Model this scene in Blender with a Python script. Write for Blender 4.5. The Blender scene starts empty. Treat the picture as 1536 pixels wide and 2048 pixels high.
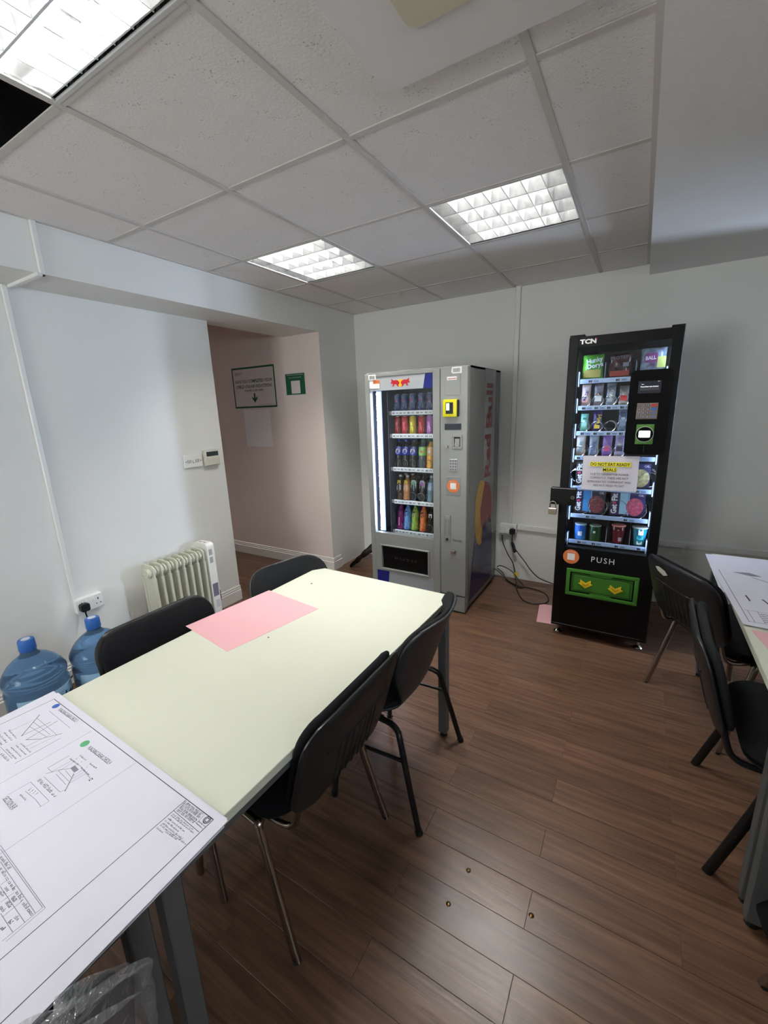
import bpy, bmesh, math, random
from mathutils import Vector, Matrix
random.seed(7)
SC = bpy.context.scene
COL = SC.collection
PI = math.pi
R = math.radians

# ------------------------------------------------------------------ camera
def setup_camera():
    cam = bpy.data.cameras.new('camera')
    cam.sensor_fit = 'VERTICAL'; cam.sensor_height = 36.0; cam.sensor_width = 27.0
    cam.lens = 843.66 / 2048 * 36.0
    cam.clip_start = 0.02; cam.clip_end = 60
    o = bpy.data.objects.new('camera', cam); COL.objects.link(o)
    y, p, r = R(31.0966), R(-13.7904), R(-2.0341)
    f = Vector((-math.sin(y) * math.cos(p), math.cos(y) * math.cos(p), math.sin(p)))
    rt = Vector((math.cos(y), math.sin(y), 0)); up = rt.cross(f)
    Rr = rt * math.cos(r) + up * math.sin(r); Uu = -rt * math.sin(r) + up * math.cos(r)
    M = Matrix((Rr, Uu, -f)).transposed().to_4x4()
    M.translation = Vector((2.4715, -3.6622, 1.5379))
    o.matrix_world = M
    SC.camera = o
setup_camera()

# ------------------------------------------------------------------ world, daylight, exposure
w = bpy.data.worlds.new('world'); SC.world = w; w.use_nodes = True
bg = w.node_tree.nodes['Background']; bg.inputs[0].default_value = (.55, .68, 1, 1); bg.inputs[1].default_value = .6
SC.view_settings.view_transform = 'Standard'
SC.view_settings.look = 'None'
SC.view_settings.exposure = 0.1
SC.view_settings.gamma = 1.0
SC.view_settings.use_curve_mapping = False
SC.cycles.use_denoising = True
SC.cycles.max_bounces = 7
SC.cycles.diffuse_bounces = 4
SC.cycles.use_adaptive_sampling = True
SC.cycles.adaptive_threshold = .1
SC.cycles.adaptive_min_samples = 16
SC.cycles.glossy_bounces = 3
SC.cycles.transparent_max_bounces = 12
SC.cycles.transmission_bounces = 5
SC.cycles.caustics_reflective = True
SC.cycles.blur_glossy = 2.0
SC.cycles.caustics_refractive = False
SC.cycles.sample_clamp_indirect = 4.0
TUBE = 146.0          # brightness of the fluorescent tubes
DAYFILL = 80.0        # fill light outside the two added windows behind the camera
DAY = 1300.0           # daylight through the narrow side window
def daylight(loc, zrot, w_, h_, power, col):
    l = bpy.data.lights.new('daylight', 'AREA'); l.shape = 'RECTANGLE'; l.size = h_; l.size_y = w_
    l.energy = power; l.color = col
    o = bpy.data.objects.new('daylight', l); COL.objects.link(o)
    o.matrix_world = Matrix.Translation(loc) @ Matrix.Rotation(R(zrot), 4, 'Z') @ Matrix.Rotation(R(90), 4, 'Y')
daylight((6.0, .52, 1.6), 24, .8, 1.5, DAY, (.62, .76, 1.0))          # beyond the narrow side window
daylight((4.75, -4.85, 1.95), 0, 1.9, .8, DAYFILL * .55, (.90, .94, 1.0))      # fill lamp outside the added wide window in the right wall
daylight((.55, -6.35, 1.5), -90, 1.4, 1.0, DAYFILL * .8, (1.0, .98, .95))   # fill lamp outside the added window behind the camera

# ------------------------------------------------------------------ materials
def lin(c):
    if isinstance(c, str):
        c = tuple(int(c[i:i + 2], 16) for i in (0, 2, 4))
    def s(u):
        u /= 255.0
        return u / 12.92 if u <= .04045 else ((u + .055) / 1.055) ** 2.4
    return tuple(s(u) for u in c) + (1.0,)
MATS = {}
def mat(name, col, rough=.5, metal=0.0, noise=None, bump=None, emit=None, coat=0.0, trans=0.0, ior=1.45, spec=.5, stretch=(1, 1, 1), coords='Object'):
    """noise=(scale, colour2, amount) ; bump=(scale, strength)"""
    if name in MATS: return MATS[name]
    m = bpy.data.materials.new(name); m.use_nodes = True
    nt = m.node_tree; N = nt.nodes; Lk = nt.links
    b = N['Principled BSDF']
    b.inputs['Base Color'].default_value = lin(col)
    b.inputs['Roughness'].default_value = rough
    b.inputs['Metallic'].default_value = metal
    b.inputs['Coat Weight'].default_value = coat
    b.inputs['Transmission Weight'].default_value = trans
    b.inputs['IOR'].default_value = ior
    b.inputs['Specular IOR Level'].default_value = spec
    if noise or bump:
        tc = N.new('ShaderNodeTexCoord'); mp = N.new('ShaderNodeMapping')
        mp.inputs['Scale'].default_value = stretch
        Lk.new(tc.outputs[coords], mp.inputs[0])
    if noise:
        n = N.new('ShaderNodeTexNoise'); n.inputs['Scale'].default_value = noise[0]; n.inputs['Detail'].default_value = 4
        Lk.new(mp.outputs[0], n.inputs[0])
        rp = N.new('ShaderNodeValToRGB')
        rp.color_ramp.elements[0].position = .5 - .5 * noise[2]; rp.color_ramp.elements[1].position = .5 + .5 * noise[2]
        rp.color_ramp.elements[0].color = lin(noise[1]); rp.color_ramp.elements[1].color = lin(col)
        Lk.new(n.outputs[0], rp.inputs[0]); Lk.new(rp.outputs[0], b.inputs['Base Color'])
    if bump:
        n2 = N.new('ShaderNodeTexNoise'); n2.inputs['Scale'].default_value = bump[0]; n2.inputs['Detail'].default_value = 3
        Lk.new(mp.outputs[0], n2.inputs[0])
        bp = N.new('ShaderNodeBump'); bp.inputs['Strength'].default_value = bump[1]; bp.inputs['Distance'].default_value = .004
        Lk.new(n2.outputs[0], bp.inputs['Height']); Lk.new(bp.outputs[0], b.inputs['Normal'])
    if emit:
        b.inputs['Emission Color'].default_value = lin(emit[0]); b.inputs['Emission Strength'].default_value = emit[1]
    MATS[name] = m
    return m
def glass_mat():
    m = bpy.data.materials.new('pane_glass'); m.use_nodes = True
    nt = m.node_tree; nt.nodes.clear()
    o = nt.nodes.new('ShaderNodeOutputMaterial'); mx = nt.nodes.new('ShaderNodeMixShader')
    t = nt.nodes.new('ShaderNodeBsdfTransparent'); g = nt.nodes.new('ShaderNodeBsdfGlossy')
    t.inputs[0].default_value = (.96, .98, .98, 1); g.inputs['Roughness'].default_value = .02
    mx.inputs[0].default_value = .035
    nt.links.new(t.outputs[0], mx.inputs[1]); nt.links.new(g.outputs[0], mx.inputs[2]); nt.links.new(mx.outputs[0], o.inputs[0])
    return m
def film_mat():
    m = bpy.data.materials.new('clear_film'); m.use_nodes = True
    nt = m.node_tree; nt.nodes.clear()
    o = nt.nodes.new('ShaderNodeOutputMaterial'); mx = nt.nodes.new('ShaderNodeMixShader'); mx2 = nt.nodes.new('ShaderNodeMixShader')
    t = nt.nodes.new('ShaderNodeBsdfTransparent'); g = nt.nodes.new('ShaderNodeBsdfGlossy'); d = nt.nodes.new('ShaderNodeBsdfDiffuse')
    g.inputs['Roughness'].default_value = .12
    tx = nt.nodes.new('ShaderNodeTexCoord'); nz = nt.nodes.new('ShaderNodeTexNoise'); nz.inputs['Scale'].default_value = 26; nz.inputs['Distortion'].default_value = 1.5
    bu = nt.nodes.new('ShaderNodeBump'); bu.inputs['Strength'].default_value = 1.0; bu.inputs['Distance'].default_value = .02
    nt.links.new(tx.outputs['Object'], nz.inputs[0]); nt.links.new(nz.outputs[0], bu.inputs['Height']); nt.links.new(bu.outputs[0], g.inputs['Normal'])
    d.inputs[0].default_value = (.8, .82, .85, 1)
    mx2.inputs[0].default_value = .65; mx.inputs[0].default_value = .24
    nt.links.new(d.outputs[0], mx2.inputs[1]); nt.links.new(g.outputs[0], mx2.inputs[2])
    nt.links.new(t.outputs[0], mx.inputs[1]); nt.links.new(mx2.outputs[0], mx.inputs[2]); nt.links.new(mx.outputs[0], o.inputs[0])
    return m
def plank_mat():
    m = bpy.data.materials.new('brown_wood_laminate'); m.use_nodes = True
    nt = m.node_tree; N = nt.nodes; Lk = nt.links; b = N['Principled BSDF']
    g = N.new('ShaderNodeNewGeometry'); oi = N.new('ShaderNodeObjectInfo')
    ad = N.new('ShaderNodeVectorMath'); ad.operation = 'ADD'
    mu = N.new('ShaderNodeVectorMath'); mu.operation = 'SCALE'; mu.inputs['Scale'].default_value = 7.0
    cb = N.new('ShaderNodeCombineXYZ')
    Lk.new(oi.outputs['Random'], cb.inputs[0]); Lk.new(oi.outputs['Random'], cb.inputs[2]); Lk.new(cb.outputs[0], mu.inputs[0])
    Lk.new(g.outputs['Position'], ad.inputs[0]); Lk.new(mu.outputs[0], ad.inputs[1])
    mp = N.new('ShaderNodeMapping'); mp.inputs['Scale'].default_value = (2.2, 34, 1); Lk.new(ad.outputs[0], mp.inputs[0])
    n = N.new('ShaderNodeTexNoise'); n.inputs['Scale'].default_value = 1.6; n.inputs['Detail'].default_value = 6; n.inputs['Distortion'].default_value = .6
    Lk.new(mp.outputs[0], n.inputs[0])
    rp = N.new('ShaderNodeValToRGB'); rp.color_ramp.elements[0].position = .3; rp.color_ramp.elements[1].position = .72
    rp.color_ramp.elements[0].color = lin((80, 56, 43)); rp.color_ramp.elements[1].color = lin((119, 89, 69))
    Lk.new(n.outputs[0], rp.inputs[0])
    hv = N.new('ShaderNodeHueSaturation')
    ma = N.new('ShaderNodeMapRange'); ma.inputs['To Min'].default_value = .84; ma.inputs['To Max'].default_value = 1.14
    Lk.new(oi.outputs['Random'], ma.inputs[0]); Lk.new(ma.outputs[0], hv.inputs['Value']); Lk.new(rp.outputs[0], hv.inputs['Color'])
    Lk.new(hv.outputs[0], b.inputs['Base Color'])
    n2 = N.new('ShaderNodeTexNoise'); n2.inputs['Scale'].default_value = 3.2; n2.inputs['Detail'].default_value = 3
    Lk.new(g.outputs['Position'], n2.inputs[0])
    mr = N.new('ShaderNodeMapRange'); mr.inputs['To Min'].default_value = .24; mr.inputs['To Max'].default_value = .42
    Lk.new(n2.outputs[0], mr.inputs[0]); Lk.new(mr.outputs[0], b.inputs['Roughness'])
    bp = N.new('ShaderNodeBump'); bp.inputs['Strength'].default_value = .22; bp.inputs['Distance'].default_value = .002
    Lk.new(n.outputs[0], bp.inputs['Height']); Lk.new(bp.outputs[0], b.inputs['Normal'])
    b.inputs['Specular IOR Level'].default_value = .45
    return m
def tile_mat():
    m = bpy.data.materials.new('mineral_fibre_tile'); m.use_nodes = True
    nt = m.node_tree; N = nt.nodes; Lk = nt.links; b = N['Principled BSDF']
    g = N.new('ShaderNodeNewGeometry')
    v = N.new('ShaderNodeTexVoronoi'); v.inputs['Scale'].default_value = 95; Lk.new(g.outputs['Position'], v.inputs['Vector'])
    n = N.new('ShaderNodeTexNoise'); n.inputs['Scale'].default_value = 14; n.inputs['Detail'].default_value = 2; Lk.new(g.outputs['Position'], n.inputs[0])
    mm = N.new('ShaderNodeMapRange'); mm.inputs['From Min'].default_value = .38; mm.inputs['From Max'].default_value = .75; mm.inputs['To Min'].default_value = .0; mm.inputs['To Max'].default_value = .32
    Lk.new(n.outputs[0], mm.inputs[0])
    lt = N.new('ShaderNodeMath'); lt.operation = 'LESS_THAN'; Lk.new(v.outputs['Distance'], lt.inputs[0]); Lk.new(mm.outputs[0], lt.inputs[1])
    mx = N.new('ShaderNodeMix'); mx.data_type = 'RGBA'
    mx.inputs['A'].default_value = lin((234, 230, 227)); mx.inputs['B'].default_value = lin((196, 190, 186))
    Lk.new(lt.outputs[0], mx.inputs['Factor']); Lk.new(mx.outputs['Result'], b.inputs['Base Color'])
    n3 = N.new('ShaderNodeTexNoise'); n3.inputs['Scale'].default_value = 130; n3.inputs['Detail'].default_value = 2; Lk.new(g.outputs['Position'], n3.inputs[0])
    bp = N.new('ShaderNodeBump'); bp.inputs['Strength'].default_value = .35; bp.inputs['Distance'].default_value = .003
    Lk.new(n3.outputs[0], bp.inputs['Height']); Lk.new(bp.outputs[0], b.inputs['Normal'])
    b.inputs['Roughness'].default_value = .9
    return m
GLASS = glass_mat(); FILM = film_mat(); PLANK = plank_mat(); TILE = tile_mat()
M_WALL = mat('white_wall_paint', (234, 234, 230), .6, noise=(1.3, (228, 228, 223), .6), bump=(60, .12))
M_PINKWALL = mat('pinkish_wall_paint', (232, 219, 212), .6, noise=(1.1, (226, 211, 203), .6), bump=(60, .12))
M_SOFFIT = mat('white_ceiling_plaster', (234, 232, 230), .7, bump=(200, .15))
M_TRIM = mat('white_gloss_paint', (226, 224, 218), .35)
M_BAR = mat('ceiling_grid_metal', (204, 199, 194), .6)
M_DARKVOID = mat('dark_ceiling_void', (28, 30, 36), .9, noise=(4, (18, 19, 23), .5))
M_PVC = mat('white_pvc', (232, 232, 228), .35)
M_BLACK = mat('black_plastic', (22, 22, 24), .45)
M_CABLE = mat('black_cable', (14, 14, 15), .45)

# ------------------------------------------------------------------ geometry helpers
class MB:
    def __init__(s): s.v = []; s.f = []
    def add(s, V, F):
        o = len(s.v); s.v += [tuple(p) for p in V]; s.f += [tuple(i + o for i in q) for q in F]; return s
    def box(s, x0, x1, y0, y1, z0, z1):
        V = [(x, y, z) for x in (x0, x1) for y in (y0, y1) for z in (z0, z1)]
        return s.add(V, [(0, 1, 3, 2), (4, 6, 7, 5), (0, 4, 5, 1), (2, 3, 7, 6), (0, 2, 6, 4), (1, 5, 7, 3)])
    def cbox(s, x0, x1, y0, y1, z0, z1, b=.003, seg=1):
        bm = bmesh.new()
        M = Matrix.Translation(((x0 + x1) / 2, (y0 + y1) / 2, (z0 + z1) / 2)) @ Matrix.Diagonal((x1 - x0, y1 - y0, z1 - z0, 1))
        bmesh.ops.create_cube(bm, size=1, matrix=M)
        bmesh.ops.bevel(bm, geom=list(bm.edges) + list(bm.verts), offset=b, segments=seg, affect='EDGES', profile=.6)
        bm.verts.index_update()
        s.add([v.co[:] for v in bm.verts], [[v.index for v in f.verts] for f in bm.faces]); bm.free(); return s
    def quad(s, a, b, c, d): return s.add([a, b, c, d], [(0, 1, 2, 3)])
    def ngon(s, pts): return s.add(pts, [tuple(range(len(pts)))])
    def cyl(s, p0, p1, r, n=12, r1=None, caps=True):
        return s.tube([p0, p1], [r, r if r1 is None else r1], n, caps)
    def tube(s, path, r, n=8, caps=True, flat=1.0, up=None):
        P = [Vector(p) for p in path]; k = len(P)
        rr = r if isinstance(r, (list, tuple)) else [r] * k
        T = []
        for i in range(k):
            a = P[max(0, i - 1)]; b = P[min(k - 1, i + 1)]
            t = (b - a); T.append(t.normalized() if t.length > 1e-9 else Vector((0, 0, 1)))
        ref = Vector(up) if up else (Vector((0, 0, 1)) if abs(T[0].z) < .9 else Vector((1, 0, 0)))
        A = (ref - T[0] * ref.dot(T[0])).normalized()
        V = []
        for i in range(k):
            A = A - T[i] * A.dot(T[i])
            A = A.normalized() if A.length > 1e-6 else T[i].orthogonal().normalized()
            B = T[i].cross(A)
            for j in range(n):
                q = 2 * PI * j / n
                V.append(P[i] + (A * math.cos(q) + B * math.sin(q) * flat) * rr[i])
        F = [(i * n + j, i * n + (j + 1) % n, (i + 1) * n + (j + 1) % n, (i + 1) * n + j) for i in range(k - 1) for j in range(n)]
        if caps: F += [tuple(range(n - 1, -1, -1)), tuple((k - 1) * n + j for j in range(n))]
        return s.add(V, F)
    def lathe(s, prof, c=(0, 0, 0), n=24, caps=True):
        V = []; k = len(prof)
        for r, z in prof:
            for j in range(n):
                a = 2 * PI * j / n; V.append((c[0] + r * math.cos(a), c[1] + r * math.sin(a), c[2] + z))
        F = [(i * n + j, i * n + (j + 1) % n, (i + 1) * n + (j + 1) % n, (i + 1) * n + j) for i in range(k - 1) for j in range(n)]
        if caps: F += [tuple(range(n - 1, -1, -1)), tuple((k - 1) * n + j for j in range(n))]
        return s.add(V, F)
    def prism(s, poly, plane, lo, hi):
        """poly 2D; plane 'xy','xz','yz' ; extruded along the remaining axis"""
        def m(p, h):
            return {'xy': (p[0], p[1], h), 'xz': (p[0], h, p[1]), 'yz': (h, p[0], p[1])}[plane]
        n = len(poly)
        V = [m(p, lo) for p in poly] + [m(p, hi) for p in poly]
        F = [tuple(range(n - 1, -1, -1)), tuple(range(n, 2 * n))] + [(i, (i + 1) % n, n + (i + 1) % n, n + i) for i in range(n)]
        return s.add(V, F)
    def grid(s, fn, nu, nv):
        V = [fn(i / nu, j / nv) for i in range(nu + 1) for j in range(nv + 1)]
        F = [(i * (nv + 1) + j, (i + 1) * (nv + 1) + j, (i + 1) * (nv + 1) + j + 1, i * (nv + 1) + j + 1) for i in range(nu) for j in range(nv)]
        return s.add(V, F)
    def xf(s, fn): s.v = [tuple(fn(*p)) for p in s.v]; return s

def rrect(x0, x1, y0, y1, r, n=5):
    P = []
    for cx, cy, a0 in ((x1 - r, y0 + r, -90), (x1 - r, y1 - r, 0), (x0 + r, y1 - r, 90), (x0 + r, y0 + r, 180)):
        for k in range(n + 1):
            a = R(a0 + 90 * k / n); P.append((cx + r * math.cos(a), cy + r * math.sin(a)))
    return P
def disc(cx, cy, r, n=24, ry=None):
    return [(cx + r * math.cos(2 * PI * k / n), cy + (ry or r) * math.sin(2 * PI * k / n)) for k in range(n)]
def smooth_path(P, k=6, closed=False):
    P = [Vector(p) for p in P]; out = []
    for i in range(len(P) - 1):
        p0 = P[max(0, i - 1)]; p1 = P[i]; p2 = P[i + 1]; p3 = P[min(len(P) - 1, i + 2)]
        for j in range(k):
            t = j / k
            out.append(.5 * ((2 * p1) + (p2 - p0) * t + (2 * p0 - 5 * p1 + 4 * p2 - p3) * t * t + (3 * p1 - p0 - 3 * p2 + p3) * t ** 3))
    out.append(P[-1]); return out

def mk(name, mb, m, parent=None, smooth=None, loc=None, rot=None):
    me = bpy.data.meshes.new(name); me.from_pydata(mb.v, [], mb.f)
    bm = bmesh.new(); bm.from_mesh(me); bmesh.ops.recalc_face_normals(bm, faces=bm.faces); bm.to_mesh(me); bm.free()
    if m: me.materials.append(m)
    if smooth is not None:
        me.shade_smooth(); me.set_sharp_from_angle(angle=R(smooth))
    o = bpy.data.objects.new(name, me); COL.objects.link(o)
    if parent: o.parent = parent
    if loc: o.location = loc
    if rot: o.rotation_euler = rot
    return o
def inst(src, name, parent=None, loc=None, rot=None, m=None):
    o = bpy.data.objects.new(name, src.data); COL.objects.link(o)
    if parent: o.parent = parent
    o.location = loc if loc else src.location; o.rotation_euler = rot if rot else src.rotation_euler
    if m:
        o.material_slots[0].link = 'OBJECT'; o.material_slots[0].material = m
    return o
def tag(o, label=None, cat=None, group=None, kind=None):
    if label: o['label'] = label
    if cat: o['category'] = cat
    if group: o['group'] = group
    if kind: o['kind'] = kind
    return o
def thing(name, label, cat, loc=(0, 0, 0), rz=0, group=None):
    o = bpy.data.objects.new(name, None); COL.objects.link(o); o.empty_display_size = .1
    o.location = loc; o.rotation_euler = (0, 0, rz)
    return tag(o, label, cat, group)
def struct(name, mb, m, label=None, smooth=None):
    return tag(mk(name, mb, m, None, smooth), label, None, None, 'structure')
def origin_to(o, c):
    """move a world-built top-level mesh's origin to c"""
    o.data.transform(Matrix.Translation(-Vector(c))); o.location = c; return o
FACING = {'-y': Matrix.Rotation(R(90), 4, 'X'), '+x': Matrix.Rotation(R(90), 4, 'Z') @ Matrix.Rotation(R(90), 4, 'X'), '+z': Matrix.Identity(4), '-x': Matrix.Rotation(R(-90), 4, 'Z') @ Matrix.Rotation(R(90), 4, 'X')}
def text(name, s, h, m, parent, loc, face='-y', width=None, align='CENTER', bold=0.0, turn=0, shear=0, spacing=1.0, ext=.0004):
    """lettering as a thin mesh; h = capital height, width = total width if given; loc in the parent's space"""
    cu = bpy.data.curves.new(name, 'FONT'); cu.body = s; cu.size = 1.0; cu.align_x = align; cu.align_y = 'CENTER'
    cu.offset = bold; cu.shear = shear; cu.space_character = spacing; cu.resolution_u = 2; cu.fill_mode = 'FRONT'
    t = bpy.data.objects.new('tmp', cu); COL.objects.link(t)
    dg = bpy.context.evaluated_depsgraph_get()
    me = bpy.data.meshes.new_from_object(t.evaluated_get(dg)); bpy.data.objects.remove(t); bpy.data.curves.remove(cu)
    if not me.vertices: return None
    xs = [v.co.x for v in me.vertices]; ys = [v.co.y for v in me.vertices]
    lines = s.count('\n') + 1
    sy = h / .72 if lines == 1 else h / .72
    sx = sy if width is None else width / max(1e-6, max(xs) - min(xs))
    cx = (max(xs) + min(xs)) / 2 if align == 'CENTER' else min(xs); cy = (max(ys) + min(ys)) / 2
    for v in me.vertices: v.co = ((v.co.x - cx) * sx, (v.co.y - cy) * sy, 0)
    me.transform(FACING[face] @ Matrix.Rotation(turn, 4, 'Z'))
    me.name = name; me.materials.append(m)
    o = bpy.data.objects.new(name, me); COL.objects.link(o)
    if parent: o.parent = parent
    o.location = loc
    return o
def flat(name, poly, face, m, parent, loc, th=.0006):
    """a flat printed patch: 2D poly, facing '-y', '+x' or '+z', with a hair of thickness"""
    b = MB(); b.prism(poly, 'xy', 0, th)
    b.xf(lambda x, y, z: FACING[face] @ Vector((x, y, z)))
    return mk(name, b, m, parent, loc=loc)

# ================================================================== the room
H = 2.426
SOF = 2.358
floor = struct('floor', MB().box(-4.6, 4.6, -6.1, .1, -.05, -.0016), mat('floor_slab', (84, 62, 50), .5), 'brown wood laminate plank floor')
L_, P_ = .79, .121
pk = MB(); pk.cbox(0, L_ - .001, 0, P_ - .001, -.008, 0, .0007)
plank0 = None
def plank(x, y, x0=None, x1=None):
    global plank0
    if plank0 is None:
        plank0 = mk('plank', pk, PLANK, floor, loc=(x, y, 0)); return
    inst(plank0, 'plank', floor, (x, y, 0))
for r in range(-15, 20):
    y0 = -2.427 + r * P_
    if y0 > -.02 or y0 < -4.0: continue
    off = 1.925 if r % 2 else 2.313
    for k in range(-6, 3):
        x0 = off + k * L_
        xlo = -.33 if (y0 + P_ < -1.44) else (-1.9 if y0 < -.56 else 0)
        if x0 + L_ < xlo + .02 or x0 > 3.3: continue
        plank(x0, y0)

struct('wall_back', MB().box(-.4, 4.5, 0, .12, -.01, 3.0), M_WALL, 'white painted back wall behind the vending machines')
struct('wall_left', MB().box(-.43, -.33, -6, -1.44, -.01, 2.21), M_WALL, 'white painted left wall with radiator')
struct('beam', MB().box(-.43, 0, -6, -.5575, 2.205, 3.0), M_WALL, 'white boxed beam above the left wall')
struct('wall_pier', MB().box(-.35, 0, -.5575, .02, -.01, 3.0), M_WALL, 'white wall pier beside the corridor opening')
struct('wall_corridor', MB().box(-4.5, -.0005, -.56, -.5, -.01, 3.0), M_PINKWALL, 'pinkish corridor wall with posters')
struct('wall_corridor_end', MB().box(-4.65, -4.5, -2.0, -.4, -.01, 3.0), M_PINKWALL, 'end wall of the corridor')
struct('wall_corridor_near', MB().box(-4.5, -.43, -1.9, -1.75, -.01, 3.0), M_PINKWALL, 'near side wall of the corridor')
struct('ceiling_corridor', MB().box(-4.5, -.43, -1.9, -.4, 2.45, 2.5), M_SOFFIT, 'corridor ceiling')
def wall_with_holes(along, a0, a1, c0, c1, holes):
    """wall along x or y from a0 to a1, thickness c0..c1, rectangular holes (h0, h1, z0, z1)"""
    b = MB(); cuts = sorted(holes); p = a0
    def bx(u0, u1, z0, z1):
        if along == 'y': b.box(c0, c1, u0, u1, z0, z1)
        else: b.box(u0, u1, c0, c1, z0, z1)
    for h0, h1, z0, z1 in cuts:
        bx(p, h0, -.01, 3.0); bx(h0, h1, -.01, z0); bx(h0, h1, z1, 3.0); p = h1
    bx(p, a1, -.01, 3.0); return b
WX = 4.42
HR = [(-5.7, -4.0, 1.5, 2.3), (-.31, -.19, .85, 2.25)]; HF = [(.0, 1.2, .95, 2.0)]  # wide right hole and rear hole added to let fill light in
struct('wall_right', wall_with_holes('y', -6.1, .1, WX, WX + .15, HR), M_WALL, 'white right wall with an added wide window and a narrow window')
struct('wall_front', wall_with_holes('x', -.4, 4.5, -6.1, -6.0, HF), M_WALL, 'white wall behind the camera with an added window')
def window(n, along, h, c, label):
    h0, h1, z0, z1 = h
    def bx(b, u0, u1, d0, d1, z0_, z1_):
        return b.box(c + d0, c + d1, u0, u1, z0_, z1_) if along == 'y' else b.box(u0, u1, c + d0, c + d1, z0_, z1_)
    o = struct('window_%d' % n, bx(MB(), h0, h1, 0, .006, z0, z1), GLASS, label)
    f = MB(); t_ = min(.04, (h1 - h0) * .08)
    bx(f, h0, h0 + t_, -.02, .03, z0, z1); bx(f, h1 - t_, h1, -.02, .03, z0, z1); bx(f, h0 + t_, h1 - t_, -.02, .03, z0, z0 + t_); bx(f, h0 + t_, h1 - t_, -.02, .03, z1 - t_, z1)
    mk('window_frame', f, M_TRIM, o)
window(1, 'y', HR[1], WX + .06, 'narrow window in the right wall'); window(2, 'y', HR[0], WX + .06, 'added wide window in the right wall behind the camera, unseen'); window(3, 'x', HF[0], -6.06, 'added window in the wall behind the camera, unseen')  # wide and rear windows are added out of view to brighten the walls
struct('soffit', MB().box(2.435, 4.5, -6, .01, SOF, 3.0), M_SOFFIT, 'lowered plain white plaster ceiling on the right')

# skirting boards: moulded profile
def skirt(name, p0, p1, nx, ny, label, m=M_TRIM, h=.125):
    prof = [(0, 0), (.018, 0), (.018, h * .68), (.012, h * .72), (.014, h * .82), (.009, h * .86), (.010, h * .96), (.004, h), (0, h)]
    b = MB(); n = len(prof); V = []
    for p in (p0, p1):
        V += [(p[0] + nx * d, p[1] + ny * d, z) for d, z in prof]
    F = [(i, (i + 1) % n, n + (i + 1) % n, n + i) for i in range(n)] + [tuple(range(n)), tuple(range(2 * n - 1, n - 1, -1))]
    b.add(V, F); return struct(name, b, m, label)
skirt('baseboard_left', (-.33, -6), (-.33, -1.44), 1, 0, 'white moulded skirting board under the radiator wall')
skirt('baseboard_corridor', (-4.5, -.56), (.018, -.56), 0, -1, 'white moulded skirting board under the posters', M_TRIM)
skirt('baseboard_pier', (0, -.56), (0, -.44), 1, 0, 'short return of white skirting board at the pier')

# ---------------------------------------------------------------- suspended ceiling
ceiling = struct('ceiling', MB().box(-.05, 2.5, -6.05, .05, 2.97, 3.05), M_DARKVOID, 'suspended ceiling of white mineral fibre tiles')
XS = [0, .335, .935, 1.535, 2.135, 2.435]
YS = [0, -.46, -1.06, -1.66, -2.26, -2.86, -3.46, -4.06, -4.66, -5.26, -5.86, -6.0]
SKIP = {(1, 2), (3, 2), (2, 5), (1, 5)}
g = .002
def ctile(i, j, dz=0):
    b = MB(); b.cbox(XS[i] + g, XS[i + 1] - g, YS[j + 1] + g, YS[j] - g, H, H + .015, .002)
    c = ((XS[i] + XS[i + 1]) / 2, (YS[j] + YS[j + 1]) / 2, H + dz)
    o = mk('ceiling_tile', b, TILE, ceiling); o.data.transform(Matrix.Translation(-Vector((c[0], c[1], H)))); o.location = c
    o.rotation_euler = (random.uniform(-.0015, .0015), random.uniform(-.0015, .0015), 0)
for j in range(len(YS) - 1):
    for i in range(5):
        if (i, j) in SKIP: continue
        ctile(i, j, random.uniform(0, .002))
for i in range(1, 5):
    mk('grid_bar', MB().cbox(XS[i] - .012, XS[i] + .012, -6, 0, H - .003, H + .0015, .001), M_BAR, ceiling)
for j in range(1, len(YS) - 1):
    for i in range(5):
        a = XS[i] + (.012 if i else 0); b_ = XS[i + 1] - (.012 if i < 4 else 0)
        mk('grid_bar', MB().cbox(a, b_, YS[j] - .012, YS[j] + .012, H - .0028, H + .0015, .001), M_BAR, ceiling)
tr = MB()
tr.box(0, .02, -6, 0, H - .003, H + .002); tr.box(.02, 2.415, -.02, 0, H - .003, H + .002); tr.box(2.415, 2.435, -6, 0, H - .003, H + .002)
mk('wall_angle', tr, M_BAR, ceiling)
# void above the missing tile
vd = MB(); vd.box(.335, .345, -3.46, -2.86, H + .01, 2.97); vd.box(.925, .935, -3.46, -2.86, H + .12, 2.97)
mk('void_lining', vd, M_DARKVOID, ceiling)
dc = thing('ceiling_duct', 'dark pipe seen through the missing ceiling tile', 'pipe', (.6, -3.1, 2.62))
mk('pipe', MB().tube([(-.5, -.12, 0), (.5, .05, 0)], .035, 14), mat('dark_pipe', (60, 62, 68), .4), dc, 40)
mk('hanger', MB().tube([(-.05, -.04, .035), (-.05, -.04, .34)], .004, 6), mat('steel', (120, 120, 122), .35, 1), dc)

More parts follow.
